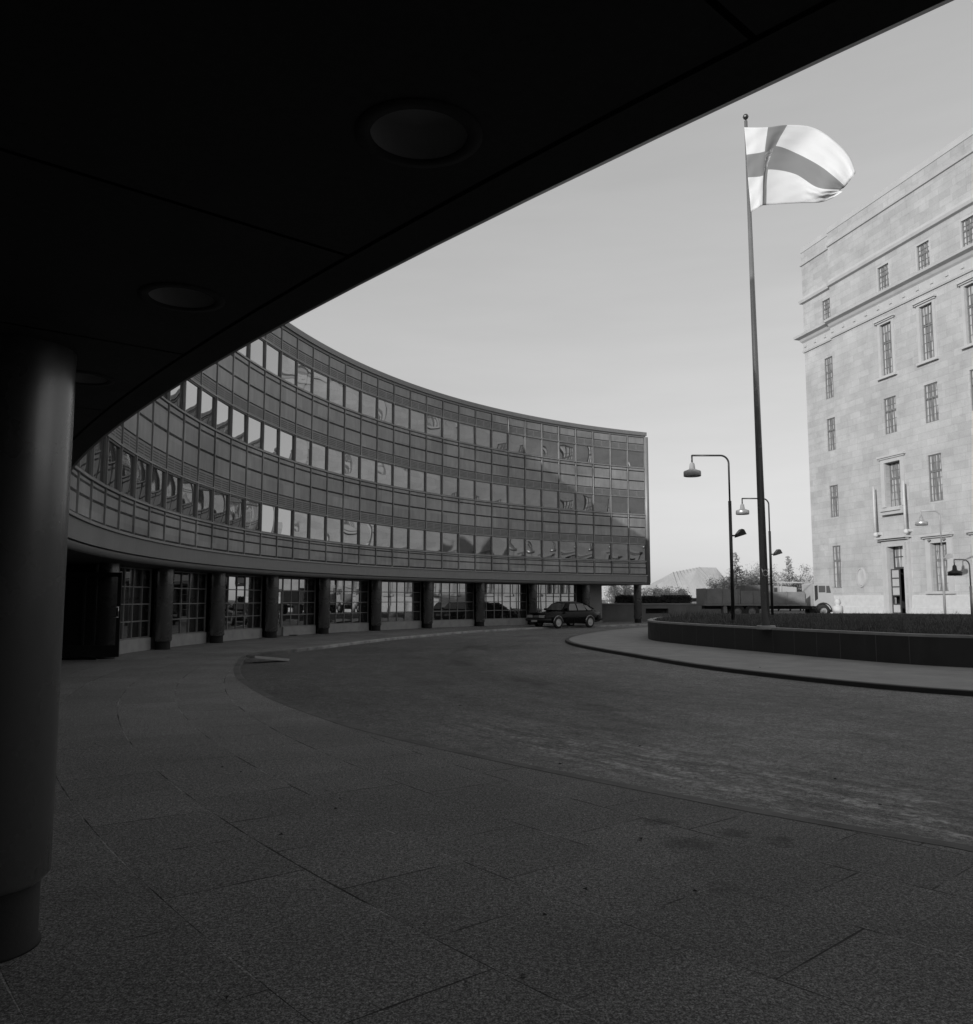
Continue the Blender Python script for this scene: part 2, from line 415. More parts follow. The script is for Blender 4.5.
def interp(tab, x):
    if x <= tab[0][0]: return tab[0][1]
    for (a, va), (b, vb) in zip(tab, tab[1:]):
        if x <= b:
            t = (x-a)/(b-a);             return va+(vb-va)*t
    return tab[-1][1]

# ------------------------------------------------------------------ the setting
gz = -.16
m = MB(); S = 3000
m.quad((-S, -S, gz), (S, -S, gz), (S, S, gz), (-S, S, gz)); tag(m.build('ground', 'farground'), kind='structure')
ROADZ = -.10
m = MB(); m.quad((-45, -45, ROADZ), (65, -45, ROADZ), (65, 66, ROADZ), (-45, 66, ROADZ))
m.v = [(x, y, z) for x, y, z in m.v]; o = m.build('road', 'asphalt', loc=(CX, CY, 0)); tag(o, kind='structure')

KERB = [(92, 35.2), (112, 35.0), (125, 34.9), (134, 34.7), (146, 33.9), (156, 33.3), (166, 33.35), (173, 33.6), (177, 34.1), (180, 34.7), (182.7, 34.72), (186.8, 34.38), (191.4, 34.11),
        (195.3, 33.91), (198.5, 33.72), (202.4, 33.53), (205.8, 33.35), (208.5, 33.24), (210.9, 33.06), (213.5, 32.85), (215.5, 32.7), (217.4, 32.57), (219, 32.47), (221.6, 32.27), (232, 32.6), (300, 33.0)]
ths = [92+i*.5 for i in range(417)]
m = MB()
for a, b in zip(ths, ths[1:]):
    ra, rb = interp(KERB, a), interp(KERB, b)
    pa, pb = (cos(R_(a)), sin(R_(a))), (cos(R_(b)), sin(R_(b)))
    ko, kk = .16, .004
    m.quad((ra*pa[0]+ko*pa[0], (ra+ko)*pa[1], 0), ((rb+ko)*pb[0], (rb+ko)*pb[1], 0), ((RR+20)*pb[0], (RR+20)*pb[1], 0), ((RR+20)*pa[0], (RR+20)*pa[1], 0))
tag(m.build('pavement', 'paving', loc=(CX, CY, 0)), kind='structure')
m = MB()
for a, b in zip(ths, ths[1:]):
    ra, rb = interp(KERB, a), interp(KERB, b)
    def P(r, t, z): return (r*cos(R_(t)), r*sin(R_(t)), z)
    m.quad(P(ra, a, gz), P(rb, b, gz), P(rb, b, -.012), P(ra, a, -.012))
    m.quad(P(ra, a, -.012), P(rb, b, -.012), P(rb+.02, b, .003), P(ra+.02, a, .003))
    m.quad(P(ra+.02, a, .003), P(rb+.02, b, .003), P(rb+.163, b, .003), P(ra+.163, a, .003))
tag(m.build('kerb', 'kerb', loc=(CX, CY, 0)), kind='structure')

isl = [(9.06, 16.09), (8.15, 17.01), (6.94, 19.08), (5.55, 22.38), (4.71, 26.37), (3.7, 30.76), (3.2, 34.6), (3.55, 38.5), (5.24, 44.0), (7.67, 49.8), (11, 54.5), (16, 57.6),
       (24, 58.0), (30.5, 55), (35, 48), (36.5, 38), (35.5, 27), (31, 17), (24, 11.5), (17, 11), (12, 13.2)]
isl = smooth_closed(isl, 3)
m = MB(); m.prism(isl, gz, 0.0); tag(m.build('island_pavement', 'island'), kind='structure')
def offset(poly, d):
    out = []; n = len(poly)
    for i in range(n):
        ax, ay = poly[i-1]; bx, by = poly[(i+1) % n]; L = hypot(bx-ax, by-ay) or 1
        out.append((poly[i][0]-(by-ay)/L*d, poly[i][1]+(bx-ax)/L*d))
    return out
area = sum(isl[i-1][0]*isl[i][1]-isl[i][0]*isl[i-1][1] for i in range(len(isl)))
sgn = 1 if area > 0 else -1
def inward(poly, d): return offset(poly, d*sgn)
ki = inward(isl, .14); ko = inward(isl, -.02)
m = MB(); n = len(isl)
for i in range(n):
    j = (i+1) % n
    m.quad((*ko[i], gz), (*ko[j], gz), (*ko[j], -.01), (*ko[i], -.01))
    m.quad((*ko[i], -.01), (*ko[j], -.01), (*isl[j], .005), (*isl[i], .005))
    m.quad((*isl[i], .005), (*isl[j], .005), (*ki[j], .005), (*ki[i], .005))
tag(m.build('island_kerb', 'granite_dark'), kind='structure')

TZ = .34
m = MB(); m.prism([(15.2, 58.5), (80, 58.5), (80, 110), (15.2, 110)], gz, TZ); tag(m.build('terrace', 'farground'), kind='structure')
# ------------------------------------------------------------------ planter wall with turf
pl = [(12.1, 21.4), (10.9, 22.75), (9.55, 26.1), (8.2, 30.1), (7.4, 32.9), (6.8, 35.6), (7.2, 38.6), (9.0, 44.5), (12.2, 50.5), (17, 54.3), (24, 55.0), (29.5, 52), (32.6, 45), (33.5, 36), (32, 27), (28, 21), (22, 18.2), (16, 18.8)]
pl = smooth_closed(pl, 3)
PZ = .80
root = thing('planter_wall', 'low dark granite wall curving round the raised lawn under the flagpole', 'planter', (20, 36, 0))
m = MB(); loc = (-20, -36, 0)
pin = inward(pl, .22); n = len(pl)
plo = inward(pl, -.012); pii = inward(pl, .235)
for i in range(n):
    j = (i+1) % n
    m.quad((*pl[i], 0), (*pl[j], 0), (*pl[j], PZ-.07), (*pl[i], PZ-.07))
    m.quad((*pin[i], .3), (*pin[j], .3), (*pin[j], PZ-.07), (*pin[i], PZ-.07))
o = m.build('wall', 'granite_dark', root, loc)
m = MB()
for i in range(n):
    j = (i+1) % n
    A = [(*plo[i], PZ-.07), (*pii[i], PZ-.07), (*pii[i], PZ), (*plo[i], PZ)]; B = [(*plo[j], PZ-.07), (*pii[j], PZ-.07), (*pii[j], PZ), (*plo[j], PZ)]
    for k in range(4): m.quad(A[k], A[(k+1) % 4], B[(k+1) % 4], B[k])
m.build('coping', 'granite_cap', root, loc)
# upright joints between the wall slabs (thin mortar beads, a few mm proud)
m = MB(); acc = 0; prev = pl[0]
for i in range(n):
    j = (i+1) % n; L = hypot(pl[j][0]-pl[i][0], pl[j][1]-pl[i][1]); acc += L
    if acc > .93:
        acc = 0; x, y = pl[i]; q = plo[i]; dx, dy = pl[j][0]-x, pl[j][1]-y; d = hypot(dx, dy); dx, dy = dx/d*.007, dy/d*.007
        ox, oy = (q[0]-x)*.25, (q[1]-y)*.25
        m.quad((x-dx+ox, y-dy+oy, .003), (x+dx+ox, y+dy+oy, .003), (x+dx+ox, y+dy+oy, PZ-.075), (x-dx+ox, y-dy+oy, PZ-.075))
m.build('mortar_joint', 'mortar', root, loc)
m = MB(); m.add([(x, y, PZ-.06) for x, y in pin], [tuple(range(n))]); o = m.build('lawn', 'soil'); tag(o, kind='structure')

def inside_poly(x, y, poly):
    c = False; n = len(poly)
    for i in range(n):
        x1, y1 = poly[i]; x2, y2 = poly[i-1]
        if (y1 > y) != (y2 > y) and x < (x2-x1)*(y-y1)/(y2-y1)+x1: c = not c
    return c
m = MB(); rnd = random.Random(3); cnt = 0
pin2 = inward(pl, .3)
while cnt < 52000:
    y = 20+36*rnd.random()**1.15; x = 6.5+27*rnd.random()
    if x/y > .62 or not inside_poly(x, y, pin2): continue
    cnt += 1
    tall = rnd.random() < (.03 if not (x < 13 and y > 40) else .22) and not (y > 45 and x > 14)
    h = (.07+.08*rnd.random()) if not tall else .2+.3*rnd.random()
    w = (.008+.010*rnd.random())*(1 if tall else 1.6); a = rnd.random()*pi*2
    lx, ly = (rnd.gauss(0, .35)*h, rnd.gauss(0, .35)*h)
    m.add([(x-w*cos(a), y-w*sin(a), PZ-.07), (x+w*cos(a), y+w*sin(a), PZ-.07), (x+lx, y+ly, PZ-.07+h)], [(0, 1, 2)])
o = m.build('grass', 'grass', fix=False); tag(o, 'dry short grass with taller stalks on the raised lawn', 'grass', kind='stuff')

# ------------------------------------------------------------------ the curved office building
bld = thing('office_building', 'dark curved office building of metal panels and mirror windows standing on round columns', 'building', (CX, CY, 0))
mull = [115.2, 117.55, 119.92, 122.31, 124.70, 127.08, 129.46, 131.83, 134.19, 136.54, 138.88, 141.22, 143.56, 145.90, 148.22, 150.56, 152.90, 155.24, 157.57, 159.90, 162.21, 164.50, 166.77, 169.03, 171.28, 173.52, 175.76, 177.99, 180.20, 182.40, 184.58, 186.73, 188.87, 190.97]
while mull[-1] < 288: mull.append(mull[-1]+2.10)
SOF, LED = 2.71, 3.39
SILL = [4.44, 7.81, 11.23]; WH = 1.2; TOPZ = 13.86
rows = [(3.52, 3.94), (3.97, 4.17), (4.2, 4.34)]
rows = [(3.50, 3.93), (3.96, 4.24), (4.26, 4.37)]
for S0, S1 in ((SILL[0]+WH, SILL[1]), (SILL[1]+WH, SILL[2])):
    rows += [(S0+.53, S0+1.19), (S0+1.24, S1-.30), (S1-.26, S1-.075)]
rows.append((SILL[2]+WH+.53, 13.45))
clad = MB(); skin = MB()
for a, b in zip(mull, mull[1:]):
    for z0, z1 in ((LED, SILL[0]-.03), (SILL[0]+WH+.03, SILL[1]-.03), (SILL[1]+WH+.03, SILL[2]-.03), (SILL[2]+WH+.03, 13.56)):
        skin.pbox(RR+.09, RR+.25, a, b, z0, z1)
    for z0, z1 in rows:
        g0 = .10
        # slightly bevelled panel
        r0 = RR+.035+random.uniform(-.004, .004); i = .03
        def q(r, t, z): return (r*cos(R_(t)), r*sin(R_(t)), z)
        A = [q(RR+.09, a+g0, z0), q(RR+.09, b-g0, z0), q(RR+.09, b-g0, z1), q(RR+.09, a+g0, z1)]
        e = .02; B = [q(r0, a+g0+i, z0+e), q(r0, b-g0-i, z0+e), q(r0, b-g0-i, z1-e), q(r0, a+g0+i, z1-e)]
        clad.add(A+B, [(4, 5, 6, 7), (0, 1, 5, 4), (1, 2, 6, 5), (2, 3, 7, 6), (3, 0, 4, 7)])
for t in mull:
    clad.pbox(RR+.0, RR+.1, t-.028, t+.028, LED+.06, 13.48)
for S0 in SILL:                                  # sill and lintel ribs
    clad.pbox(RR-.012, RR+.1, mull[0]+.05, mull[-1], S0-.06, S0-.005, len(mull)-1)
    clad.pbox(RR+.005, RR+.1, mull[0]+.05, mull[-1], S0+WH+.005, S0+WH+.06, len(mull)-1)
skin.build('wall', 'bronze_dark', bld); clad.build('cladding', 'bronze_panel', bld)
fth = [mull[0]-.35]+[mull[0]+i*(mull[-1]-mull[0])/220 for i in range(221)]
m = MB(); m.sweep([(RR+.03, SOF+.215), (RR-.02, SOF+.215), (RR-.02, LED-.03), (RR+.08, LED-.02)], fth)
m.build('fascia', 'fascia', bld)
m = MB(); m.sweep([(RR+.2, SOF+.19), (RR+.2, SOF), (RR+.031, SOF)], fth); m.build('soffit_edge', 'soffit', bld)
m = MB(); m.sweep([(RR+.03, SOF+.002), (RR-.005, SOF+.015), (RR-.022, SOF+.05), (RR-.022, SOF+.13), (RR-.005, SOF+.18), (RR+.03, SOF+.19)], fth, True); m.build('fascia_lip', 'lip', bld)
m = MB(); m.pbox(RR-.07, RR+.2, fth[0], fth[-1], LED-.015, LED+.05, 220); m.build('ledge', 'bronze', bld)
m = MB(); m.pbox(RR+.02, RR+.5, mull[0]-.1, mull[-1], 13.48, 13.6, 180); m.pbox(RR-.07, RR+.6, mull[0]-.2, mull[-1], 13.604, TOPZ, 180); m.build('roof_edge', 'fascia', bld)
DEPTH = 14
m = MB()
pcx, pcy = 9.11-.65*26.5-CX, 27.95-.76*26.5-CY; pth = math.degrees(atan2(pcy, pcx)) % 360; prr = hypot(pcx, pcy)
m.pbox(prr-3, prr-.6, pth-1.7, pth+1.7, 13.5, 18.0, 4); m.build('added_shade_block', 'bronze', bld)  # unseen block added on the roof to keep the lower flagpole in shade
m = MB(); m.pbox(RR+.62, RR+DEPTH, mull[0]-.1, mull[-1], 13.0, 13.55, 120); m.build('roof', 'roofing', bld)
m = MB(); m.pbox(RR+DEPTH-.3, RR+DEPTH, mull[0]-.1, mull[-1], SOF+.04, 13.0, 120)
m.pbox(RR+.3, RR+DEPTH-.3, mull[0]-.1, mull[0]+.1, SOF+.04, 13.0, 1)
m.pbox(RR+.3, RR+DEPTH-.3, mull[-1]-.3, mull[-1], 0, 13.0, 1)
m.build('outer_wall', 'bronze', bld)
# rounded end post of the facade
m = MB(); t = R_(mull[0]-.18); er = RR+.06
m.cyl((er*cos(t), er*sin(t), SOF+.15), (er*cos(t), er*sin(t), 13.5), .17, n=16); m.build('end_post', 'fascia', bld)
# soffit with joints, round openings for the recessed lights
NEAR0 = 199.0
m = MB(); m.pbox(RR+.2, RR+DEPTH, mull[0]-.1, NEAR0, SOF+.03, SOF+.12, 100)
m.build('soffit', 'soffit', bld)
LR = .14; PP = 2.64; LRAD = RR+.52; LTH = [222.37-PP*i for i in range(-3, 8)]
m = MB()
def qq(r, t, z): return (r*cos(R_(t)), r*sin(R_(t)), z)
# a grid of panels, one light per panel in the outer row
t0 = LTH[-1]-PP/2
lights = []
tt = [t0+PP*i for i in range(int((mull[-1]-t0)/PP)+1)]
m.pbox(RR+.2, RR+DEPTH, NEAR0, t0, SOF+.03, SOF+.12, 4)
for k, a in enumerate(tt[:-1]):
    b = tt[k+1]; mid = (a+b)/2; has = k < len(LTH)
    r_in, r_out = RR+.212, RR+2.4
    zz = SOF+.006
    gap = .010/RR*57.3
    if has:
        # panel with a round hole: ring of quads from the panel edge to the circle
        N = 40; c = Vector((LRAD*cos(R_(mid)), LRAD*sin(R_(mid)), 0)); er_ = Vector((cos(R_(mid)), sin(R_(mid)), 0)); et = Vector((-er_.y, er_.x, 0))
        inn = []; out = []
        for i in range(N):
            ang = 2*pi*i/N + pi/4; ca, sa = cos(ang), sin(ang)
            inn.append(c+er_*(LR*ca)+et*(LR*sa))
            mxx = max(abs(ca), abs(sa)); u, v = ca/mxx, sa/mxx
            ru = LRAD+(u*(r_out-.012-LRAD) if u > 0 else u*(LRAD-r_in)); tv = mid+v*((b-a)/2-gap)
            out.append(Vector((ru*cos(R_(tv)), ru*sin(R_(tv)), 0)))
        for i in range(N):
            n_ = (i+1) % N
            m.quad(*[(p.x, p.y, zz) for p in (inn[i], inn[n_], out[n_], out[i])])
        lights.append((c, mid))
    else:
        m.quad(qq(r_in, a+gap, zz), qq(r_in, b-gap, zz), qq(r_out-.012, b-gap, zz), qq(r_out-.012, a+gap, zz))
    for q0 in range(6):
        ra = r_out+q0*1.4; rb = ra+1.4
        m.quad(qq(ra+.012, a+gap, zz), qq(ra+.012, b-gap, zz), qq(rb-.012, b-gap, zz), qq(rb-.012, a+gap, zz))
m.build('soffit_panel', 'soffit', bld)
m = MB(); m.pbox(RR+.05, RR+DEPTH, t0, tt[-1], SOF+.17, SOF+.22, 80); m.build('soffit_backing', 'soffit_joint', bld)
canm = None
for c, mid in lights:
    if canm is None:
        k = MB(); k.lathe([(LR-.003, .008), (LR-.003, .11), (.001, .11)], n=40)
        canm = k.build('recessed_light', 'lightcan', bld)
        o = canm
        k = MB(); k.lathe([(LR+.04, .007), (LR+.04, .001), (LR-.002, -.001), (LR-.002, .015)], n=40); rim = k.build('rim', 'soffit', canm)
    else:
        o = dup(canm, bld)
    o.location = (c.x-.42*cos(R_(mid)), c.y-.42*sin(R_(mid)), SOF+.29) if mid > 211 else (c.x, c.y, SOF)
# columns
colm = None
CTH = [115.25, 122.1, 129.2, 136.3, 143.35, 150.3, 157.2, 164.0, 170.85, 177.4, 184.1]
for t in CTH:
    if colm is None:
        k = MB(); k.lathe([(.247, .27), (.29, .31), (.29, SOF-.1), (.29, SOF+.05)], n=36)
        o = colm = k.build('column', 'column', bld)
        k = MB(); k.lathe([(.001, 0), (.262, 0), (.262, .012), (.246, .02), (.246, .275), (.001, .275)], n=36); k.build('base', 'colbase', colm)
    else: o = dup(colm, bld)
    rr = RR+1.2; o.location = (rr*cos(R_(t)), rr*sin(R_(t)), 0)
o = dup(colm, bld); o.location = (-2.475-CX, 4.36-CY, 0); o.scale = (1, 1, 1.11); o['label'] = 'big foreground column under the overhang'
ncth = math.degrees(atan2(4.36-CY, -2.44-CX)) % 360
for t in (ncth+6.9*1.15, ncth-6.5*1.1, ncth+6.9*2.3, ncth+30, ncth+38):
    o = dup(colm, bld); o.scale = (1, 1, 1.11); rr = RR+1.0+(.0 if t < ncth else 1.2); o.location = (rr*cos(R_(t)), rr*sin(R_(t)), 0)
# windows
VIS = [(0, 197.5), (1, 180.5), (2, 173)]
HALF = R_(1.17)
k = MB(); fw = .045; W0 = RR*math.tan(HALF)-.035
def frame_mb(y0, y1, z0, z1, w, d0, d1):
    k = MB()
    k.box((d0, y0, z0), (d1, y1, z0+w)); k.box((d0, y0, z1-w), (d1, y1, z1))
    k.box((d0, y0, z0+w), (d1, y0+w, z1-w)); k.box((d0, y1-w, z0+w), (d1, y1, z1-w)); return k
RC = RR*cos(HALF)
wproto = frame_mb(-W0, W0, 0, WH, fw, RC+.045, RC+.12).build('window', 'frame', bld)
k = MB(); k.box((RC+.10, -W0+fw-.01, fw-.01), (RC+.115, W0-fw+.01, WH-fw+.01))
# pane mesh is centred on its own origin so it can sit a hair out of true
pm = MB(); NX = 1
pm.box((0, -W0+fw-.004, -WH/2+fw-.004), (.01, W0-fw+.004, WH/2-fw+.004))
pane = pm.build('pane', 'mirror', wproto, (RC+.085, 0, WH/2))
k = MB(); y1 = W0-.01
slots = MB()
k.box((RC+.04, -y1+.015, .085), (RC+.09, y1-.015, .50))
for s in (-1, 1):
    ya, yb = (.05, y1-.07) if s > 0 else (-y1+.07, -.05)
    for i in range(4): slots.box((RC+.036, ya, .145+i*.082), (RC+.0395, yb, .175+i*.082))
for s in ():
    k.box((RC+.03, ya, .10), (RC+.1, yb, .13)); k.box((RC+.03, ya, .45), (RC+.1, yb, .48))
    k.box((RC+.03, ya, .13), (RC+.1, ya+.03, .45)); k.box((RC+.03, yb-.03, .13), (RC+.1, yb, .45))
    for i in range(4): k.box((RC+.045, ya+.03, .165+i*.072), (RC+.09, yb-.03, .195+i*.072))
gproto = k.build('vent_grille', 'grille', bld); slots.build('slot', 'grille_slot', gproto)
first = True; gfirst = True; off = MB(); offp = MB()
rg = random.Random(11)
for f, lim in VIS:
    for a, b in zip(mull, mull[1:]):
        mid = (a+b)/2; z = SILL[f]; sy = (b-a)/2.34
        if mid < lim:
            if first: w = wproto; first = False; p = pane
            else: w = dup(wproto, bld); p = w.children[0]
            w.location = (0, 0, z); w.rotation_euler.z = R_(mid); w.scale = (1, sy, 1)
            p.rotation_euler = (0, R_(rg.gauss(0, .25)), R_(rg.gauss(0, .35)))
            if gfirst: gg = gproto; gfirst = False
            else: gg = dup(gproto, bld)
            gg.location = (0, 0, z+WH); gg.rotation_euler.z = R_(mid); gg.scale = (1, sy, 1)
        else:
            Mx = Matrix.Rotation(R_(mid), 4, 'Z')
            def tq(x, y, zz): return Mx @ Vector((x, y*sy, zz))
            offp.quad(tq(RC+.1, -W0, z), tq(RC+.1, W0, z), tq(RC+.1, W0, z+WH), tq(RC+.1, -W0, z+WH))
            for s in (-1, 1):
                off.quad(tq(RC+.06, s*W0, z), tq(RC+.06, s*(W0-fw), z), tq(RC+.06, s*(W0-fw), z+WH), tq(RC+.06, s*W0, z+WH))
o = off.build('window', 'frame', bld); o['kind'] = 'stuff'
o2 = offp.build('pane', 'mirror', o); o2['kind'] = 'stuff'
# window backing so no light leaks through
m = MB(); m.pbox(RR+.25, RR+.4, mull[0]+.1, mull[-1], LED, 13.0, 120); m.build('inner_wall', 'void', bld)
# ground floor: flat glazed modules between the columns
GR = RR+1.62; GZ0, GZ1 = .42, SOF+.02
def module_frame(a, b, door=False):
    pa = Vector((GR*cos(R_(a)), GR*sin(R_(a)), 0)); pb = Vector((GR*cos(R_(b)), GR*sin(R_(b)), 0))
    d = pb-pa; L = d.length; ang = atan2(d.y, d.x)
    return Matrix.Translation(pa) @ Matrix.Rotation(ang, 4, 'Z'), L       # x along the glass, -y? towards the court decided by caller
bays = list(zip(CTH[1:], CTH[2:]))
bays[0] = (122.6, CTH[2])
for bi, (c0, c1) in enumerate(bays):
    door = abs(c0-157.2) < .2
    fr = MB(); gl = []; pls = MB()
    n3 = 3; g0 = .30
    xs = [c0+g0+(c1-c0-2*g0)*i/n3 for i in range(n3+1)]
    for i in range(n3):
        Mx, L = module_frame(xs[i], xs[i+1])
        isd = door and i == n3-1
        z0 = .06 if isd else GZ0
        # local +y points away from or to the centre: put glass at y=0, bars 3 cm to both sides
        for x in ([0, L/2, L] if not isd else [0, L]):
            fr.box((x-.022, -.035, z0), (x+.022, .035, GZ1), Mx)
        for zz in ([z0+.02, GZ0+.56, GZ0+1.12, GZ0+1.68, GZ1-.03] if not isd else [2.15, GZ1-.03]):
            fr.box((.022, -.03, zz-.02), (L/2-.022 if not isd else L-.022, .03, zz+.02), Mx)
            if not isd: fr.box((L/2+.022, -.03, zz-.02), (L-.022, .03, zz+.02), Mx)
        p = MB(); p.box((.02, -.004, z0), (L-.02, .004, GZ1-.02), Matrix.Identity(4)); gl.append((p, Mx, isd, L))
        if not isd: pls.box((0, -.09, 0), (L, .09, GZ0-.003), Mx)
        if isd: doorM = (Mx, L)
    so = fr.build('ground_floor_window', 'muntin', bld)
    for p, Mx, isd, L in gl:
        po = p.build('pane', 'shopglass', so); po.matrix_local = Mx @ Matrix.Rotation(R_(rg.gauss(0, .5)), 4, 'Z')
    pls.build('plinth', 'plinth', bld)
    if door:
        Mx, L = doorM
        d = frame_mb(.05, L-.05, .03, 2.12, .09, -.03, .03)
        # frame_mb builds in (x=depth,y=width): turn it
        d2 = MB(); Tm = Mx @ Matrix(((0, 1, 0, 0), (1, 0, 0, 0), (0, 0, 1, 0), (0, 0, 0, 1)))
        d2.add([Tm @ (Vector(v)+Vector((.0, 0, 0))) for v in d.v], d.f)
        d2.box((L/2-.04, -.033, .12), (L/2+.04, .033, 2.03), Mx)
        d2.box((.14, -.028, .12), (L/2-.04, .028, .40), Mx); d2.box((L/2+.04, -.028, .12), (L-.14, .028, .40), Mx)
        dd = d2.build('entrance_door', 'frame', bld)
        h = MB()
        for s in (-1, 1): h.tube([Mx @ Vector((L/2+s*.09, s2*.09, z)) for s2, z in ((-1, .9), (-1, 1.5))], .014, 8)
        h.build('handle', 'chrome', dd)
# backing behind the ground floor, end wall of the enclosed part, lobby recess on the left
m = MB(); m.pbox(GR+.5, GR+.7, 120.2, 181, 0, SOF+.03, 60); m.pbox(GR+3.5, GR+3.7, 181, mull[-1], 0, SOF+.03, 80)
m.pbox(GR+.7, GR+3.5, 180.8, 181.0, 0, SOF+.03, 1); m.build('lobby_wall', 'void', bld)
m = MB(); m.pbox(GR-.1, GR+.1, 119.6, 121.4, 0, SOF+.025, 2); m.pbox(GR+.1, GR+4.5, 119.6, 119.8, 0, SOF+.025, 1); m.build('end_wall', 'sidewall', bld)
# big glazed door leaf standing open beside the first column
hx, hy = gnd(118.5, 660.5, 0)
lw = 1.75
d = MB(); zt = 2.45
d.box((0, -.03, .10), (lw, .03, .42)); d.box((0, -.03, zt-.12), (lw, .03, zt)); d.box((0, -.03, .42), (.1, .03, zt-.12)); d.box((lw-.1, -.03, .42), (lw, .03, zt-.12))
d.box((.55*lw, -.025, .42), (.55*lw+.07, .025, zt-.12)); 
leaf = d.build('door_leaf', 'iron', bld); leaf.location = (hx-CX, hy-CY, 0); leaf.rotation_euler.z = R_(184.5)
p = MB(); p.box((.1, -.005, .42), (lw-.1, .005, zt-.12)); 
def mk_clear():
    m, nt, b = new_mat('door_glass')
    b.inputs['Base Color'].default_value = g(.02); b.inputs['Roughness'].default_value = .03; b.inputs['Alpha'].default_value = .45
    n = noise(nt, texco(nt), 2, 1); bump(nt, b, n, .3, .01)
    return m
M['clear'] = mk_clear(); p.build('pane', 'clear', leaf)
p = MB()
for z in (1.2, 1.48): p.tube([(.02, .10, z), (.24, .10, z)], .013, 8)
p.tube([(.03, .03, 1.2), (.03, .10, 1.2), (.03, .10, 1.48), (.03, .03, 1.48)], .012, 8); p.build('handle', 'chrome', leaf)

# the wing over the viewer stands a little further in and a little higher than the far wing: ease one into the other
def ease(o):
    for v in o.data.vertices:
        x, y, z = v.co; t = math.degrees(atan2(y, x)) % 360
        if t < 199: continue
        q = min(1, (t-199)/12); q = q*q*(3-2*q); r = hypot(x, y); k = (r-.42*q)/r
        v.co = (x*k, y*k, z+(.29*q if z > 1 else 0))
for ch in list(bld.children):
    if ch.location.length == 0 and ch.rotation_euler.z == 0 and ch.data.users == 1:
        ease(ch)
        for c2 in ch.children:
            if c2.location.length == 0 and c2.matrix_local == Matrix.Identity(4): ease(c2)

# ------------------------------------------------------------------ the pale granite palace on the right
pa, pb_ = ray(811.5, 598); PX, PY = pa*80, 80.0
pal = thing('stone_palace', 'tall pale granite palace with rows of barred windows, heavy cornice and open front door', 'building', (PX, PY, 0), R_(-77))
LEN = 62.0
TOPP = 35.8
cols_u = [3.68]+[11.82+4.59*i for i in range(11)]
wins = []     # u0,u1,z0,z1,kind
for ci, u in enumerate(cols_u):
    e = ci == 0
    wins.append((u-.68, u+.68, 27.25, 29.4, 'attic'))
    wins.append((u-.70, u+.70, 20.05, 23.9 if e else 24.45, 'plain' if e else 'tall'))
    wins.append((u-.72, u+.72, 15.2, 18.2, 'plain'))
    if ci == 1:
        wins.append((u-.95, u+.95, 9.2, 12.85, 'balcony')); wins.append((u-.95, u+.95, .55, 5.95, 'door'))
    else:
        wins.append((u-.70, u+.70, 9.1, 12.0 if e else 12.7, 'plain'))
        wins.append((u-.66, u+.66, 2.7, 6.5, 'plain') if e else (u-.85, u+.85, 2.3, 5.95, 'deep'))
DEP = {'attic': .16, 'plain': .15, 'tall': .22, 'balcony': .5, 'door': .5, 'deep': .42}
def wall_y(u): return .3 if u < 4.6 else 0.0
m = MB()
us = sorted({0, 4.6, LEN} | {w[0] for w in wins} | {w[1] for w in wins}); zs = sorted({0, TOPP-.5} | {w[2] for w in wins} | {w[3] for w in wins})
for u0, u1 in zip(us, us[1:]):
    for z0, z1 in zip(zs, zs[1:]):
        uc, zc = (u0+u1)/2, (z0+z1)/2
        if any(w[0] < uc < w[1] and w[2] < zc < w[3] for w in wins): continue
        y = wall_y(uc)
        if uc > 4.6: y0_ = y
        m.quad((u0, y, z0), (u1, y, z0), (u1, y, z1), (u0, y, z1))
m.quad((4.6, 0, 0), (4.6, .3, 0), (4.6, .3, TOPP-.5), (4.6, 0, TOPP-.5))
m.quad((0, .3, 0), (0, 30, 0), (0, 30, TOPP-.5), (0, .3, TOPP-.5)); m.quad((LEN, 0, 0), (LEN, 30, 0), (LEN, 30, TOPP-.5), (LEN, 0, TOPP-.5))
m.quad((0, 30, 0), (LEN, 30, 0), (LEN, 30, TOPP-.5), (0, 30, TOPP-.5))
for u0, u1, z0, z1, kd in wins:                       # reveals
    y = wall_y((u0+u1)/2); d = y+DEP[kd]
    m.quad((u0, y, z0), (u0, d, z0), (u0, d, z1), (u0, y, z1)); m.quad((u1, y, z0), (u1, y, z1), (u1, d, z1), (u1, d, z0))
    m.quad((u0, y, z1), (u0, d, z1), (u1, d, z1), (u1, y, z1)); m.quad((u0, y, z0), (u1, y, z0), (u1, d, z0), (u0, d, z0))
m.build('wall', 'stone', pal, fix=True)
def band(mb, prof, u0=-0.0):
    # prof [(out, z)] run along the front with a return at the far corner; front part stands .3 further out than the end bay
    for (ua, ub, y) in ((0, 4.6, .3), (4.6, LEN, 0)):
        for (o0, z0), (o1, z1) in zip(prof, prof[1:]):
            e0, e1 = (o0, o1) if ua == 0 else (o0*.0+ .001, .001)
            mb.quad((ua-e0, y-o0, z0), (ub, y-o0, z0), (ub, y-o1, z1), (ua-e1, y-o1, z1))
        if ua: # end face of the projecting part
            for (o0, z0), (o1, z1) in zip(prof, prof[1:]):
                mb.quad((ua-.001, -o0, z0), (ua-.001, .3-o0, z0), (ua-.001, .3-o1, z1), (ua-.001, -o1, z1))
    for (o0, z0), (o1, z1) in zip(prof, prof[1:]):
        mb.quad((-o0, .3-o0, z0), (-o1, .3-o1, z1), (-o1, 30, z1), (-o0, 30, z0))
m = MB()
band(m, [(-.01, 25.35), (.12, 25.35), (.16, 25.5), (.10, 25.55), (.10, 26.30), (.25, 26.45), (.36, 26.66), (.7, 26.8), (.74, 27.0), (.55, 27.12), (-.01, 27.2)])
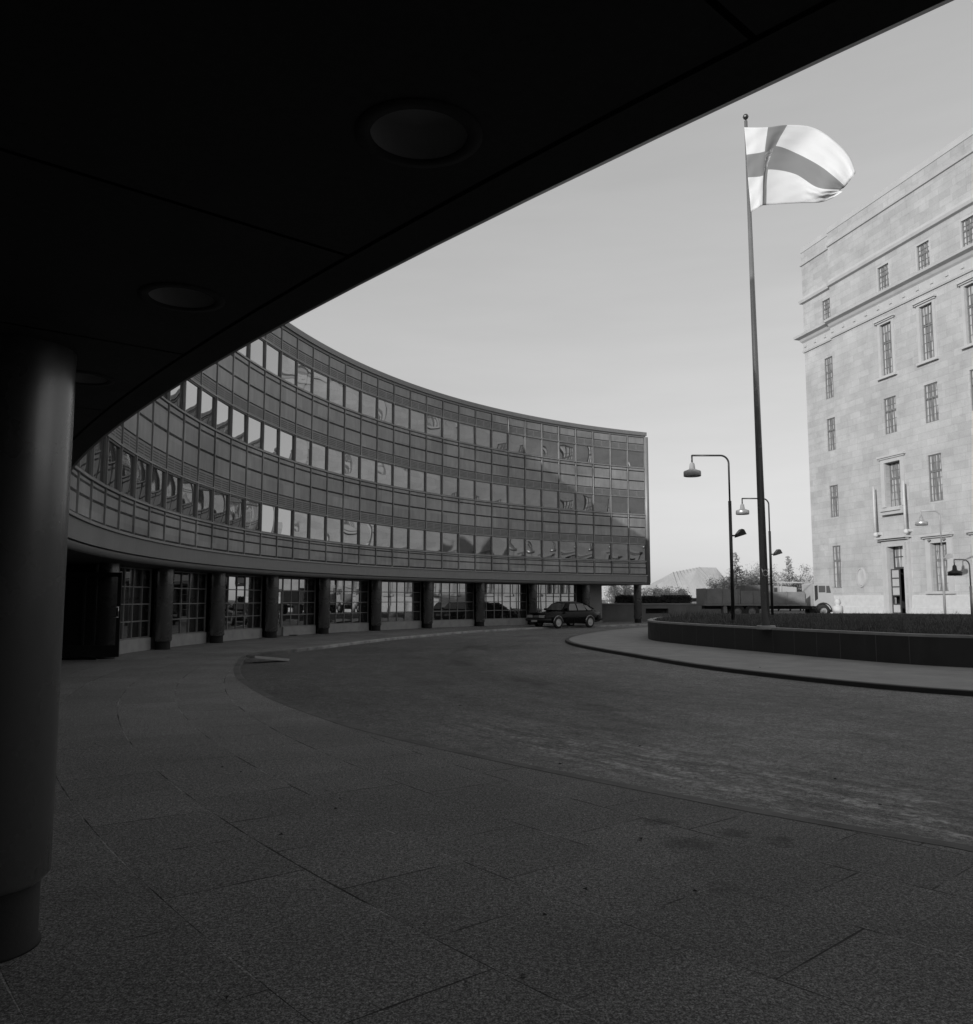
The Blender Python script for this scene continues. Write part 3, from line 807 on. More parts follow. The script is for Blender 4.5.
m.build('cornice', 'stone_trim', pal)
m = MB()
for i in range(80):
    u = .35+1.48*i*.52
    if u > LEN: break
    if i % 2: continue
    y = wall_y(u)-.10; m.box((u-.15, y-.08, 25.82), (u+.15, y-.002, 26.12))
m.build('dentil_block', 'stone_trim', pal)
m = MB(); band(m, [(-.01, 30.15), (.25, 30.25), (.32, 30.5), (.15, 30.6), (.12, 30.8), (-.01, 30.9)]); band(m, [(-.01, 33.95), (.13, 34.0), (.16, 34.15), (-.01, 34.25)])
m.build('attic_band', 'stone_trim', pal)
m = MB(); band(m, [(-.02, TOPP-.53), (.05, TOPP-.5), (.05, TOPP), (-1.0, TOPP), (-1.0, TOPP-.45)]); m.build('parapet', 'stone_trim', pal)
m = MB(); m.quad((.5, .8, TOPP-.45), (LEN-.5, .8, TOPP-.45), (LEN-.5, 30, TOPP-.45), (.5, 30, TOPP-.45)); m.build('roof', 'roofing', pal)
m = MB(); band(m, [(-.01, 0), (.2, 0), (.2, 1.0), (.1, 1.05), (.1, 1.75), (.05, 1.8), (.05, 2.0), (-.01, 2.05)])
# cut nothing: the base course runs below every opening except the door, where it stops
m2 = MB()
for v in m.f: pass
base = MB()
for (ua, ub) in ((0, 4.6), (4.602, cols_u[1]-1.45), (cols_u[1]+1.45, LEN)):
    y = wall_y((ua+ub)/2)
    for (o0, z0), (o1, z1) in zip([(-.01, 0), (.2, 0), (.2, 1.0), (.1, 1.05), (.1, 1.95), (-.01, 2.05)], [(.2, 0), (.2, 1.0), (.1, 1.05), (.1, 1.95), (-.01, 2.05), (-.01, 2.05)]):
        base.quad((ua, y-o0, z0), (ub, y-o0, z0), (ub, y-o1, z1), (ua, y-o1, z1))
base.build('base_course', 'palestone', pal)
# windows
protos = {}
def palace_window(w, h, kd):
    key = (round(w, 2), round(h, 2), kd)
    if key in protos: return dup(protos[key], pal)
    k = MB(); nv = 3 if w < 1.35 else 4; nh = 5 if h > 3.2 else 4
    fwid = .07
    k.box((-w/2, -.02, 0), (-w/2+fwid, .06, h)); k.box((w/2-fwid, -.02, 0), (w/2, .06, h))
    k.box((-w/2+fwid, -.02, 0), (w/2-fwid, .06, fwid)); k.box((-w/2+fwid, -.02, h-fwid), (w/2-fwid, .06, h))
    for i in range(1, nv): k.box((-w/2+w*i/nv-.03, -.02, fwid), (-w/2+w*i/nv+.03, .05, h-fwid))
    tr = h*.64
    k.box((-w/2+fwid, -.024, tr-.06), (w/2-fwid, .058, tr+.06))
    for i in range(1, nh+1):
        z = h*i/(nh+1); k.box((-w/2+fwid, -.012, z-.015), (w/2-fwid, .045, z+.015))
    o = k.build('window', 'steelbar', pal)
    p = MB(); p.quad((-w/2+.02, .04, .02), (w/2-.02, .04, .02), (w/2-.02, .04, h-.02), (-w/2+.02, .04, h-.02)); p.build('pane', 'palaceglass', o)
    protos[key] = o; return o
for u0, u1, z0, z1, kd in wins:
    if kd == 'door': continue
    uc = (u0+u1)/2; y = wall_y(uc)
    o = palace_window(u1-u0, z1-z0, kd); o.location = (uc, y+DEP[kd]-.06, z0)
def surround(u0, u1, z0, z1, wd, out, hood=.0, sill=.0, name='window_surround'):
    k = MB()
    k.box((u0-wd, -out, z0), (u0+.003, .05, z1+wd)); k.box((u1-.003, -out, z0), (u1+wd, .05, z1+wd)); k.box((u0+.003, -out, z1-.003), (u1-.003, .05, z1+wd))
    if hood: k.box((u0-wd-.2, -out-hood, z1+wd+.002), (u1+wd+.2, .05, z1+wd+.16)); k.box((u0-wd-.1, -out-hood*.5, z1+wd-.12), (u1+wd+.1, -out-.003, z1+wd))
    if sill: k.box((u0-wd-.12, -out-sill, z0-.2), (u1+wd+.12, .05, z0-.002))
    return k.build(name, 'stone_trim', pal)
for u0, u1, z0, z1, kd in wins:
    if kd == 'tall': surround(u0, u1, z0, z1, .28, .1, .22, .16)
    if kd == 'attic' and u0 > 5: surround(u0, u1, z0, z1, .14, .04)
    if kd == 'deep':
        surround(u0, u1, z0, z1, .5, .1, .35, .1)
    if kd == 'balcony': surround(u0, u1, z0, z1, .42, .12, .2, 0)
# small round brackets above the deep ground floor windows
m = MB()
for u in cols_u[2:5]:
    for s in (-.75, .75): m.cyl((u+s, -.1, 6.15), (u+s, -.32, 6.15), .08, n=8)
m.build('wall_bracket', 'steelbar', pal)
du = cols_u[1]; u0, u1 = du-.95, du+.95
surround(u0, u1, 0.0, 5.95, .62, .22, .5, 0, 'door_surround')
m = None
for s in (u0-.30, u1+.30):
    m = MB(); m.box((s-.09, -.235, .45), (s+.09, -.2205, 6.2))
    for i in range(30): m.box((s-.06, -.26, .5+i*.19), (s+.06, -.236, .6+i*.19))
    if s < du: m.build('door_moulding', 'stone_trim', pal)
m.build('door_moulding', 'stone', pal)
m = MB(); m.box((du-1.15, -.55, 8.82), (du+1.15, -.03, 9.08)); m.box((du-1.25, -.4, 8.55), (du+1.25, -.03, 8.818)); m.build('balcony', 'stone_trim', pal)
m = MB(); m.box((du-2.0, -.05, -.0), (du+2.0, 1.6, .55)); m.box((du-2.2, -1.0, 0), (du+2.2, -.052, .36)); m.box((du-2.4, -1.6, 0), (du+2.4, -1.002, .18)); m.build('step', 'palestone', pal)
# door: transom window above, two leaves, the near one swung in
m = MB(); dy = .44
m.box((u0, dy-.04, 4.15), (u1, dy+.1, 4.3)); m.box((u0, dy-.04, 4.3), (u0+.1, dy+.1, 5.95)); m.box((u1-.1, dy-.04, 4.3), (u1, dy+.1, 5.95))
m.box((u0+.1, dy-.02, 5.1), (u1-.1, dy+.08, 5.16)); o = m.build('door_frame', 'bronzedoor', pal)
m = MB(); m.quad((u0+.1, dy+.05, 4.3), (u1-.1, dy+.05, 4.3), (u1-.1, dy+.05, 5.95), (u0+.1, dy+.05, 5.95)); m.build('transom_pane', 'palaceglass', o)
def leaf_mb(w):
    k = MB(); h = 3.58
    for i in range(6):
        z = i*(h-.09)/5; k.box((0, -.05, z), (w, .05, z+.09))
    for x in (0, w-.09): 
        for i in range(5): k.box((x, -.05, i*(h-.09)/5+.09), (x+.09, .05, (i+1)*(h-.09)/5))
    return k
for hinge, ang, ddy in ((u0+.04, 0, .1), (u1-.02, 112, .5)):
    lf = leaf_mb(1.0).build('door_leaf', 'bronzedoor', pal); lf.location = (hinge, ddy, .56); lf.rotation_euler.z = R_(ang)
    k = MB()
    for i in range(5):
        if i == 1 and ang == 0: continue
        z = i*3.49/5; k.box((.09, -.012, z+.09), (.91, .012, z+.70-.003))
    k.build('door_panel', 'truckpale', lf)
m = MB(); m.box((u0-.5, 2.4, 0), (u1+.5, 2.6, 6.2)); m.box((u0-.5, .55, 5.96), (u1+.5, 2.399, 6.1)); m.box((u0-.5, .55, .3), (u0-.3, 2.399, 5.959)); m.box((u1+.3, .55, .3), (u1+.5, 2.399, 5.959)); m.build('hall_wall', 'void', pal)
# two slim flagstaffs on brackets over the door
for s in (-1.78, 1.78):
    k = MB(); k.cyl((du+s, -.55, 7.05), (du+s, -.55, 11.0), .12, .06, 12); k.lathe([(.001, 0), (.16, .05), (.2, .2), (.12, .4), (.001, .45)], (du+s, -.53, 6.8), 12)
    k.box((du+s-.08, -.5, 7.0), (du+s+.08, 0.02, 7.2)); fs = k.build('flagstaff', 'palestone', pal)
# round medallion
m = MB(); uM, zM = 7.35, 3.55
for r0, r1, y0, y1 in ((.0, .42, -.06, -.12), (.42, .46, -.12, -.05), (.46, .52, -.14, -.14), (.52, .54, -.14, .0), (.455, .46, -.05, -.14)):
    N = 28
    for i in range(N):
        a, b = 2*pi*i/N, 2*pi*(i+1)/N
        m.quad((uM+r0*cos(a), y0, zM+r0*1.6*sin(a)), (uM+r0*cos(b), y0, zM+r0*1.6*sin(b)), (uM+r1*cos(b), y1, zM+r1*1.6*sin(b)), (uM+r1*cos(a), y1, zM+r1*1.6*sin(a)))
m.build('medallion', 'stone_trim', pal)

# ------------------------------------------------------------------ flagpole and flag
fx, fy = gnd(766, 627.3, PZ)
ptop = at(745.5, 121, fy)
pole = thing('flagpole', 'tall tapered flagpole rising from the lawn edge', 'flagpole', (fx, fy, PZ-.06))
H = ptop.z-(PZ-.06)
m = MB(); m.cyl((0, 0, .1), (0, 0, H), .135, .055, 24); m.build('shaft', 'polepaint', pole); pole.rotation_euler = (0, R_(-.38), 0)
m = MB(); m.lathe([(.001, .12), (.28, .12), (.3, .1), (.3, 0)], n=24); m.build('base_plate', 'granite_cap', pole)
m = MB(); m.lathe([(.03, H-.02), (.03, H+.05), (.001, H+.05)], n=12)
m.lathe([(.001, H+.05), (.07, H+.08), (.1, H+.15), (.07, H+.22), (.001, H+.25)], n=16); m.build('finial', 'brass', pole)
m = MB(); m.tube([(-.10, -.12, 1.95), (-.10, -.17, 1.9), (-.10, -.17, 1.7), (-.1, -.12, 1.65)], .015, 8); m.tube([(0, -.12, 1.8)]+[(.08*cos(a), -.15, 1.8+.1*sin(a)) for a in [i*pi/6 for i in range(13)]], .015, 6)
m.build('cleat', 'chrome', pole)

cg = [0, .278, .444, .65, .8, .92, 1.0]
ctl = {0: [(70,130),(86,335),(97,505),(120,765)], .278: [(247,129),(223,310),(211,490),(204,716)], .444: [(390,112),(305,270),(247,446),(233,712)], .65: [(600,137),(475,332),(455,482),(480,697)],
       .8: [(750,236),(640,422),(605,575),(640,690)], .92: [(858,352),(748,505),(700,594),(735,655)], 1.0: [(903,470),(824,573),(790,597),(806,612)]}
offy = {0: [0,0,0,0], .278: [-.12,-.06,.0,-.1], .444: [.1,.15,.2,.05], .65: [.55,.4,.25,.5], .8: [.3,.1,-.1,.35], .92: [.0,-.2,-.25,.05], 1.0: [-.3,-.1,-.05,-.25]}
vr = [0, 4/11, 7/11, 1]
def cat(p, ks, x):
    import bisect
    i = max(0, min(len(ks)-2, bisect.bisect_right(ks, x)-1)); t = (x-ks[i])/(ks[i+1]-ks[i])
    def tan(j):
        if j == 0: return (p[1]-p[0])/(ks[1]-ks[0])
        if j == len(ks)-1: return (p[-1]-p[-2])/(ks[-1]-ks[-2])
        return .5*((p[j+1]-p[j])/(ks[j+1]-ks[j])+(p[j]-p[j-1])/(ks[j]-ks[j-1]))
    h = ks[i+1]-ks[i]; m0, m1 = tan(i)*h, tan(i+1)*h
    return (2*t**3-3*t*t+1)*p[i]+(t**3-2*t*t+t)*m0+(-2*t**3+3*t*t)*p[i+1]+(t**3-t*t)*m1
NU, NV = 72, 44; vs = []; uvs = []
frnd = random.Random(5)
for a in range(NU+1):
    u = a/NU
    for b in range(NV+1):
        v = b/NV
        cx_ = cat([cat([ctl[k][i][0] for k in cg], cg, u) for i in range(4)], vr, v)
        cy_ = cat([cat([ctl[k][i][1] for k in cg], cg, u) for i in range(4)], vr, v)
        dd = cat([cat([offy[k][i] for k in cg], cg, u) for i in range(4)], vr, v)
        dd += .035*sin(14*v+9*u*u)*u + .03*sin(40*v-11*u)*u**3 + .02*sin(30*u+6*v)*min(1, u*3)
        dd += .03*sin(26*(v+.8*u))*math.exp(-6*u) + .012*sin(55*u*v+20*v)*u + .010*sin(70*(u-.6*v))*u*v
        vs.append(at(735+cx_/7.485, 110+cy_/7.485, fy+dd*.5-.14)); uvs.append((u, v))
fo = Vector(vs[0])
me = bpy.data.meshes.new('flag')
fs = [(a*(NV+1)+b, (a+1)*(NV+1)+b, (a+1)*(NV+1)+b+1, a*(NV+1)+b+1) for a in range(NU) for b in range(NV)]
me.from_pydata([p-fo for p in vs], [], fs); uvl = me.uv_layers.new(name='UVMap')
for l in me.loops: uvl.data[l.index].uv = uvs[l.vertex_index]
me.polygons.foreach_set('use_smooth', [True]*len(fs)); me.materials.append(M['flag'])
fl = bpy.data.objects.new('flag', me); COL.objects.link(fl); fl.location = fo
sol = fl.modifiers.new('thick', 'SOLIDIFY'); sol.thickness = .004
tag(fl, 'pale flag with a darker cross streaming from the flagpole top', 'flag')

# ------------------------------------------------------------------ street lamps
def arc_path(arm, top, rad=.35):
    p = [(0, 0, 0)]
    for i in range(9):
        a = pi/2*i/8; p.append((-rad+rad*cos(a), 0, top-rad+rad*sin(a)))
    p.append((-arm, 0, top)); return p
def make_lamp(base, topz, arm, thick_z, flood_z, label, mat_post, mat_head, flood_dir=1, tz=0):
    x, y, z = base; H = topz-z
    root = thing('street_lamp', label, 'street lamp', base, tz, 'bent arm lamps round the court')
    m = MB(); m.cyl((0, 0, 0), (0, 0, thick_z), .075, .07, 14); m.build('post', mat_post, root)
    m = MB(); p = arc_path(arm, H); p[0] = (0, 0, thick_z-.05); m.tube(p+[(-arm, 0, H)][:0], .04, 10)
    m.tube([(-arm, 0, H+.02), (-arm, 0, H-.38)], .035, 10); m.build('arm', mat_post, root)
    m = MB(); m.lathe([(.04, -.30), (.10, -.36), (.13, -.58), (.18, -.62), (.35, -.68), (.37, -.72), (.37, -.90), (.35, -.91), (.34, -.74), (.001, -.72)], (-arm, 0, H), 24); sh = m.build('lamp_shade', mat_head, root)
    m = MB(); m.lathe([(.001, -.93), (.2, -.90), (.32, -.86), (.338, -.84)], (-arm, 0, H), 20); m.build('diffuser', 'lens', sh)
    if flood_z:
        m = MB(); s = flood_dir
        m.cyl((0, 0, flood_z), (s*.28, 0, flood_z), .035, n=8)
        m.build('bracket', mat_post, root)
        m = MB()
        pr = [(s*.22, -.08), (s*.62, .05), (s*.52, .25), (s*.42, .28), (s*.25, .08)]
        vsx = [(a, -.22, flood_z+b) for a, b in pr]+[(a, .22, flood_z+b) for a, b in pr]
        m.add(vsx, [(0, 1, 2, 3, 4), (9, 8, 7, 6, 5)]+[(i, (i+1) % 5, 5+(i+1) % 5, 5+i) for i in range(5)])
        fo_ = m.build('floodlight', mat_post, root)
        m = MB(); m.quad((s*.612, -.19, flood_z+.07), (s*.612, .19, flood_z+.07), (s*.526, .19, flood_z+.235), (s*.526, -.19, flood_z+.235)); m.v = [(a+s*.006, b, c+.003) for a, b, c in m.v]; m.build('lens', 'lens', fo_)
    return root
lx, ly = gnd(733.3, 621.8, PZ-.05); tp = at(729, 455.5, ly).z
make_lamp((lx, ly, PZ-.07), tp, 1.58, at(731, 501, ly).z-PZ+.07, at(731, 534, ly).z-PZ, 'tall black street lamp left of the flagpole, nearest and biggest of the lamps', 'blackpaint', 'lampgrey')
lx, ly = gnd(772.5, 616.3, PZ-.05); tp = at(768, 498.5, ly).z
make_lamp((lx, ly, PZ-.07), tp, 1.50, at(770, 530, ly).z-PZ, at(770, 553, ly).z-PZ, 'slim street lamp half hidden behind the flagpole', 'blackpaint', 'lampmetal')
ly = 53.5; q = at(945, 611, ly); tp = at(942, 511, ly).z
make_lamp((q.x, ly, PZ-.07), tp, 1.18, at(943, 545, ly).z-PZ, at(943, 557, ly).z-PZ, 'grey street lamp standing before the ground floor window beside the open palace door', 'lampgrey', 'lampmetal')
ly = 48.0; q = at(971.5, 600, ly); tp = at(971, 559.5, ly).z
make_lamp((q.x, ly, PZ-.07), tp, .85, at(971, 585, ly).z-PZ, 0, 'short street lamp with dark shade at the right edge of the photo', 'lampgrey', 'blackpaint')

# ------------------------------------------------------------------ the car
def loft(mb, secs, smooth=True, cap=True):
    n = len(secs[0]); vs = [p for s in secs for p in s]
    fs = [(i*n+k, i*n+(k+1) % n, (i+1)*n+(k+1) % n, (i+1)*n+k) for i in range(len(secs)-1) for k in range(n)]
    mb.add(vs, fs, smooth)
    if cap: mb.add(secs[0], [tuple(range(n-1, -1, -1))]); mb.add(secs[-1], [tuple(range(n))])
fxw = Vector((*gnd(555, 628.6, ROADZ), 0)); rxw = Vector((*gnd(589, 627.6, ROADZ), 0))
hd = (fxw-rxw).normalized(); left = Vector((-hd.y, hd.x, 0))
cc = (fxw+rxw)/2-left*.72
car = thing('parked_car', 'black hatchback car parked by the kerb under the far end of the curved building', 'car', (cc.x, cc.y, ROADZ), atan2(hd.y, hd.x)); car.scale = (1.1, 1.1, 1.15)
def sec(x, zb, zt, w, wt):          # rounded body section
    return [(x, -w*.9, zb), (x, -w, zb+.12), (x, -w, (zb+zt)/2+.08), (x, -wt, zt-.03), (x, -wt*.9, zt), (x, wt*.9, zt), (x, wt, zt-.03), (x, w, (zb+zt)/2+.08), (x, w, zb+.12), (x, w*.9, zb)]
m = MB()
loft(m, [sec(-2.27, .42, .78, .70, .62), sec(-2.2, .34, .86, .78, .70), sec(-1.6, .28, .93, .84, .77), sec(-.9, .26, .94, .845, .78), sec(.4, .26, .92, .845, .78), sec(.9, .26, .91, .84, .78), sec(1.5, .28, .88, .83, .76), sec(2.05, .32, .82, .79, .72), sec(2.2, .36, .74, .74, .68)])
body = m.build('body', 'carpaint', car)
# greenhouse: windscreen, long sloping hatch
def gsec(x, zb, zt, wb, wt): return [(x, -wb, zb), (x, -wt, zt-.05), (x, -wt*.82, zt), (x, wt*.82, zt), (x, wt, zt-.05), (x, wb, zb)]
m = MB()
loft(m, [gsec(-2.1, .86, .90, .68, .6), gsec(-1.55, .9, 1.16, .74, .6), gsec(-.95, .92, 1.36, .77, .6), gsec(-.45, .92, 1.42, .77, .61), gsec(.1, .92, 1.42, .77, .61), gsec(.33, .91, 1.38, .77, .6), gsec(.86, .9, .93, .76, .68)])
m.build('roof', 'carpaint', body)
for s in (-1, 1):
    for x0, x1, t0, t1 in ((-.28, .42, -.22, .20), (-1.02, -.36, -.84, -.32), (-1.45, -1.12, -1.22, -.94)):
        k = MB(); zb, zt = .96, 1.32
        if x0 < -1.3: zt = 1.22
        yb, yt = .772, .645
        k.quad((x0, s*yb, zb), (x1, s*yb, zb), (t1, s*yt, zt), (t0, s*yt, zt)); k.v = [(a, b+s*.012, c) for a, b, c in k.v]; k.build('side_window', 'carglass', car)
k = MB(); k.quad((.80, -.66, .975), (.80, .66, .975), (.40, .56, 1.33), (.40, -.56, 1.33)); k.v = [(a+.03, b, c+.012) for a, b, c in k.v]; k.build('windscreen', 'carglass', car)
k = MB(); k.quad((-1.95, -.56, .985), (-1.95, .56, .985), (-1.1, .5, 1.335), (-1.1, -.5, 1.335)); k.v = [(a, b, c+.035) for a, b, c in k.v]; k.build('rear_window', 'carglass', car)
for x in (1.26, -1.26):
    for s in (-1, 1):
        w = MB(); w.lathe([(.2, -.085), (.29, -.085), (.315, -.05), (.315, .05), (.29, .085), (.2, .085)], n=24)
        wo = w.build('wheel', 'rubber', car); wo.rotation_euler = (pi/2, 0, 0); wo.location = (x, s*.79, .315)
        w = MB(); w.lathe([(.001, .07), (.06, .09), (.09, .065), (.17, .075), (.2, .09), (.205, .04), (.205, -.04), (.2, -.09), (.17, -.075), (.09, -.065), (.06, -.09), (.001, -.07)], n=24); w.build('rim', 'lampmetal', wo)
        k = MB(); k.tube([(x+.36*cos(a), s*.85, .315+.36*sin(a)) for a in [pi*i/12 for i in range(13)]], .014, 6); k.build('wheel_arch', 'chrome', car)
        k = MB(); N = 16
        k.add([(x, s*.852, .315)]+[(x+.345*cos(2*pi*i/N), s*.852, max(.2, .315+.345*sin(2*pi*i/N))) for i in range(N)], [(0, 1+i, 1+(i+1) % N) for i in range(N)]); k.v = [(a, b-s*.006, c) for a, b, c in k.v]; k.build('wheel_well', 'rubber', car)
for x, nm in ((2.26, 'front_bumper'), (-2.33, 'rear_bumper')):
    k = MB(); s = 1 if x > 0 else -1
    k.tube([(x-s*.42, -.86, .47), (x-s*.08, -.8, .47), (x, -.5, .47), (x, .5, .47), (x-s*.08, .8, .47), (x-s*.42, .86, .47)], .075, 8); k.build(nm, 'rubber', car)
for s in (-1, 1):
    k = MB()
    for yy in (.38, .60): k.box((2.16, s*yy-.10, .58), (2.225, s*yy+.10, .72))
    k.build('headlight', 'lampglass', car)
    k = MB(); k.box((.55, s*.82, .95), (.68, s*.98, 1.07)); k.build('mirror', 'carpaint', car)
    k = MB(); k.box((-2.3, s*.66-.1, .6), (-2.25, s*.66+.08, .78)); k.build('tail_light', 'truckgrey', car)
k = MB(); k.box((2.17, -.26, .58), (2.215, .26, .72)); k.box((2.2, -.2, .62), (2.22, .2, .64)); k.build('grille', 'chrome', car)
k = MB(); k.box((2.325, -.24, .36), (2.34, .24, .46)); k.build('number_plate', 'truckpale', car)

# ------------------------------------------------------------------ the lorry behind the lawn
TY = 61.0
xa = at(700, 600, TY).x; xb = at(829, 600, TY).x; LT = xb-xa
tr = thing('lorry', 'old flatbed lorry with pale cab parked behind the lawn beside the palace', 'lorry', (xa, TY, TZ))
def X(px): return at(px, 600, TY).x-xa
def Z(py): return at(760, py, TY).z-TZ
W = 1.2
m = MB(); m.box((X(703), -.42, Z(609)), (X(822), .42, Z(605.8))); ch = m.build('chassis', 'truckdark', tr)
m = MB(); m.box((X(700.5), -W, Z(605.5)), (X(800), W, Z(603))); m.build('bed', 'truckgrey', tr)
m = MB(); zb, zt = Z(603)+.004, Z(590)
m.box((X(700.5), -W-.02, zb), (X(702), W+.02, Z(588.5)))
for x0, x1, t in ((701.9, 735, 589), (735.3, 762, 591), (762.3, 799, 592)):
    m.box((X(x0), -W-.03, zb), (X(x1), -W+.04, Z(t))); m.box((X(x0), W-.04, zb), (X(x1), W+.03, Z(t)))
    for xx in (x0+1, (x0+x1)/2, x1-1): m.box((X(xx)-.04, -W-.07, zb-.05), (X(xx)+.04, -W-.032, Z(t)+.02))
m.build('side_board', 'truckgrey', tr)
m = MB(); m.box((X(741), -.95, zb), (X(770), .9, Z(585.5))); m.build('load_crate', 'tarp', tr)
m = MB(); 
pr = [(X(775), zb), (X(792), zb), (X(792), Z(587.5)), (X(775.5), Z(586))]
m.add([(a, -.98, b) for a, b in pr]+[(a, .9, b) for a, b in pr], [(0, 1, 2, 3), (7, 6, 5, 4)]+[(i, (i+1) % 4, 4+(i+1) % 4, 4+i) for i in range(4)]); m.build('load_sheet', 'truckpale', tr)
m = MB()
for s in (-1, 1):
    m.tube([(X(777), s*1.0, Z(603)), (X(777), s*1.0, Z(582.5)), (X(808), s*1.0, Z(582.5)), (X(808), s*1.0, Z(600))], .035, 8)
m.tube([(X(777), -1, Z(582.5)), (X(777), 1, Z(582.5))], .035, 8); m.build('hoop_frame', 'truckpale', tr)
# cab
m = MB()
cabp = [(X(808), Z(606)), (X(812), Z(606)), (X(813.5), Z(604)), (X(817), Z(603)), (X(820.5), Z(604.5)), (X(822), Z(608)), (X(827), Z(611)), (X(829), Z(609)), (X(828.5), Z(600)), (X(826.8), Z(592)), (X(825), Z(584.5)), (X(822), Z(583)), (X(810), Z(583)), (X(808), Z(585))]
n_ = len(cabp)
m.add([(a, -1.1, b) for a, b in cabp]+[(a, 1.1, b) for a, b in cabp], [tuple(range(n_)), tuple(range(2*n_-1, n_-1, -1))]+[(i, (i+1) % n_, n_+(i+1) % n_, n_+i) for i in range(n_)])
cab = m.build('cab', 'truckpale', tr)
m = MB(); m.quad((X(820.5), -1.112, Z(593)), (X(825), -1.112, Z(593)), (X(823.6), -1.112, Z(586)), (X(820.5), -1.112, Z(586))); m.build('side_window', 'carglass', cab); m = MB(); m.quad((X(809), -1.112, Z(601)), (X(812), -1.112, Z(599)), (X(812), -1.112, Z(585.5)), (X(809), -1.112, Z(586))); m.build('side_window', 'truckdark', cab)
m = MB(); m.quad((X(813), -1.112, Z(592.5)), (X(819.5), -1.112, Z(592.5)), (X(819.5), -1.112, Z(586)), (X(813), -1.112, Z(586))); m.build('door_window', 'carglass', cab)
m = MB(); m.quad((X(826.9), -.95, Z(592)), (X(826.9), .95, Z(592)), (X(825.3), .9, Z(585.5)), (X(825.3), -.9, Z(585.5))); m.v = [(a+.03, b, c) for a, b, c in m.v]; m.build('windscreen', 'carglass', cab)
for s in (-1, 1):
    m = MB(); m.cyl((X(829)-.02, s*.75, Z(605)), (X(829)+.06, s*.75, Z(605)), .13, n=14); m.build('headlight', 'lampglass', cab)
    m = MB(); m.tube([(X(827), s*1.1, Z(588)), (X(828.5), s*1.3, Z(588)), (X(828.5), s*1.3, Z(592))], .025, 6); m.build('mirror_arm', 'truckpale', cab)
    m = MB(); N = 10; a0 = [(X(817)+.62*cos(pi*i/N), Z(611)+.62*sin(pi*i/N)) for i in range(N+1)]; a1 = [(X(817)+.54*cos(pi*i/N), Z(611)+.54*sin(pi*i/N)) for i in range(N+1)]
    for i in range(N): m.quad((a0[i][0], s*1.13, a0[i][1]), (a0[i+1][0], s*1.13, a0[i+1][1]), (a1[i+1][0], s*1.13, a1[i+1][1]), (a1[i][0], s*1.13, a1[i][1]))
    m.build('mudguard', 'truckdark', cab)
    for xw in (X(817), X(747), X(733)):
        w = MB(); w.lathe([(.25, -.13), (.46, -.13), (.5, -.08), (.5, .08), (.46, .13), (.25, .13)], n=24); wo = w.build('wheel', 'rubber', tr); wo.location = (xw, s*1.0, .52); wo.rotation_euler.x = pi/2
        w = MB(); w.lathe([(.001, .06), (.1, .1), (.12, .05), (.24, .08), (.26, .12), (.26, -.12), (.24, -.08), (.12, -.05), (.1, -.1), (.001, -.06)], n=20); w.build('rim', 'truckpale' if xw > X(800) else 'truckgrey', wo)
for xa_, xb_ in ((719, 722.5),):
    m = MB(); m.box((X(xa_), -1.1, Z(613)), (X(xb_), -.5, Z(605.6))); m.build('tool_box', 'truckgrey', tr)
m = MB(); m.box((X(828.9), -1.1, Z(612)), (X(830), 1.1, Z(610))); m.build('bumper', 'truckdark', tr)

# ------------------------------------------------------------------ pale stone urn by the lorry's nose
ux = at(837.5, 600, 59.6).x
m = MB(); m.lathe([(.001, 1.95), (.18, 1.92), (.26, 1.75), (.3, 1.55), (.22, 1.4), (.2, 1.3), (.45, 1.22), (.48, .7), (.42, .62), (.42, 0)], n=8)
m.v = [(x*.8, y*.8, z*.72) for x, y, z in m.v]
o = m.build('stone_pedestal', 'palestone', loc=(ux, 59.6, TZ)); tag(o, 'white stone pedestal with rounded top just past the nose of the lorry', 'pedestal')

# ------------------------------------------------------------------ low wall with slot, hedge
WY = 66.0
wx0 = at(588, 600, WY).x; wx1 = at(760, 600, WY).x
wl = thing('garden_wall', 'low grey wall with a dark slot beneath the hedge, beyond the end of the curved building', 'wall', (wx0, WY, 0))
WZ = at(660, 604.5, WY).z
s0, s1 = at(645.5, 600, WY).x-wx0, at(668, 600, WY).x-wx0; sz0, sz1 = at(650, 613.5, WY).z, at(650, 608.5, WY).z
m = MB(); LW = wx1-wx0
m.box((0, 0, gz), (s0, .5, WZ)); m.box((s1, 0, gz), (LW, .5, WZ)); m.box((s0, 0, gz), (s1, .5, sz0)); m.box((s0, 0, sz1), (s1, .5, WZ))
m.build('wall', 'sidewall', wl)
m = MB(); m.box((s0, .4, sz0), (s1, .52, sz1)); m.build('slot', 'void', wl)
m = MB(); m.box((-.05, -.06, WZ+.002), (LW, .56, WZ+.09)); m.build('coping', 'granite_cap', wl)
m = MB()
i = s1+.3
while i < LW: m.box((i, -.025, gz), (i+.05, -.002, WZ-.002)); i += .28
m.build('board_mark', 'sidewall', wl)
rnd = random.Random(9)
def leaf_cloud(mb, pts, size, rnd, flat=1.0):
    for p in pts:
        s = size*(.6+.8*rnd.random())
        n = Vector((rnd.gauss(0, 1), rnd.gauss(0, 1), rnd.gauss(0, 1)*flat)).normalized(); a = n.orthogonal().normalized(); b = n.cross(a)
        r = rnd.random()*6.28; a, b = a*cos(r)+b*sin(r), b*cos(r)-a*sin(r)
        p = Vector(p); mb.add([p-a*s, p-b*s*.5, p+a*s, p+b*s*.5], [(0, 1, 2, 3)])
hx0 = at(616, 600, WY+.8).x; hx1 = at(691, 600, WY+.8).x; hz1 = at(660, 595.5, WY+.8).z
hed = thing('hedge', 'dense dark clipped hedge along the top of the low slotted wall', 'hedge', (hx0, WY+.9, WZ))
m = MB(); pts = []
LH = hx1-hx0
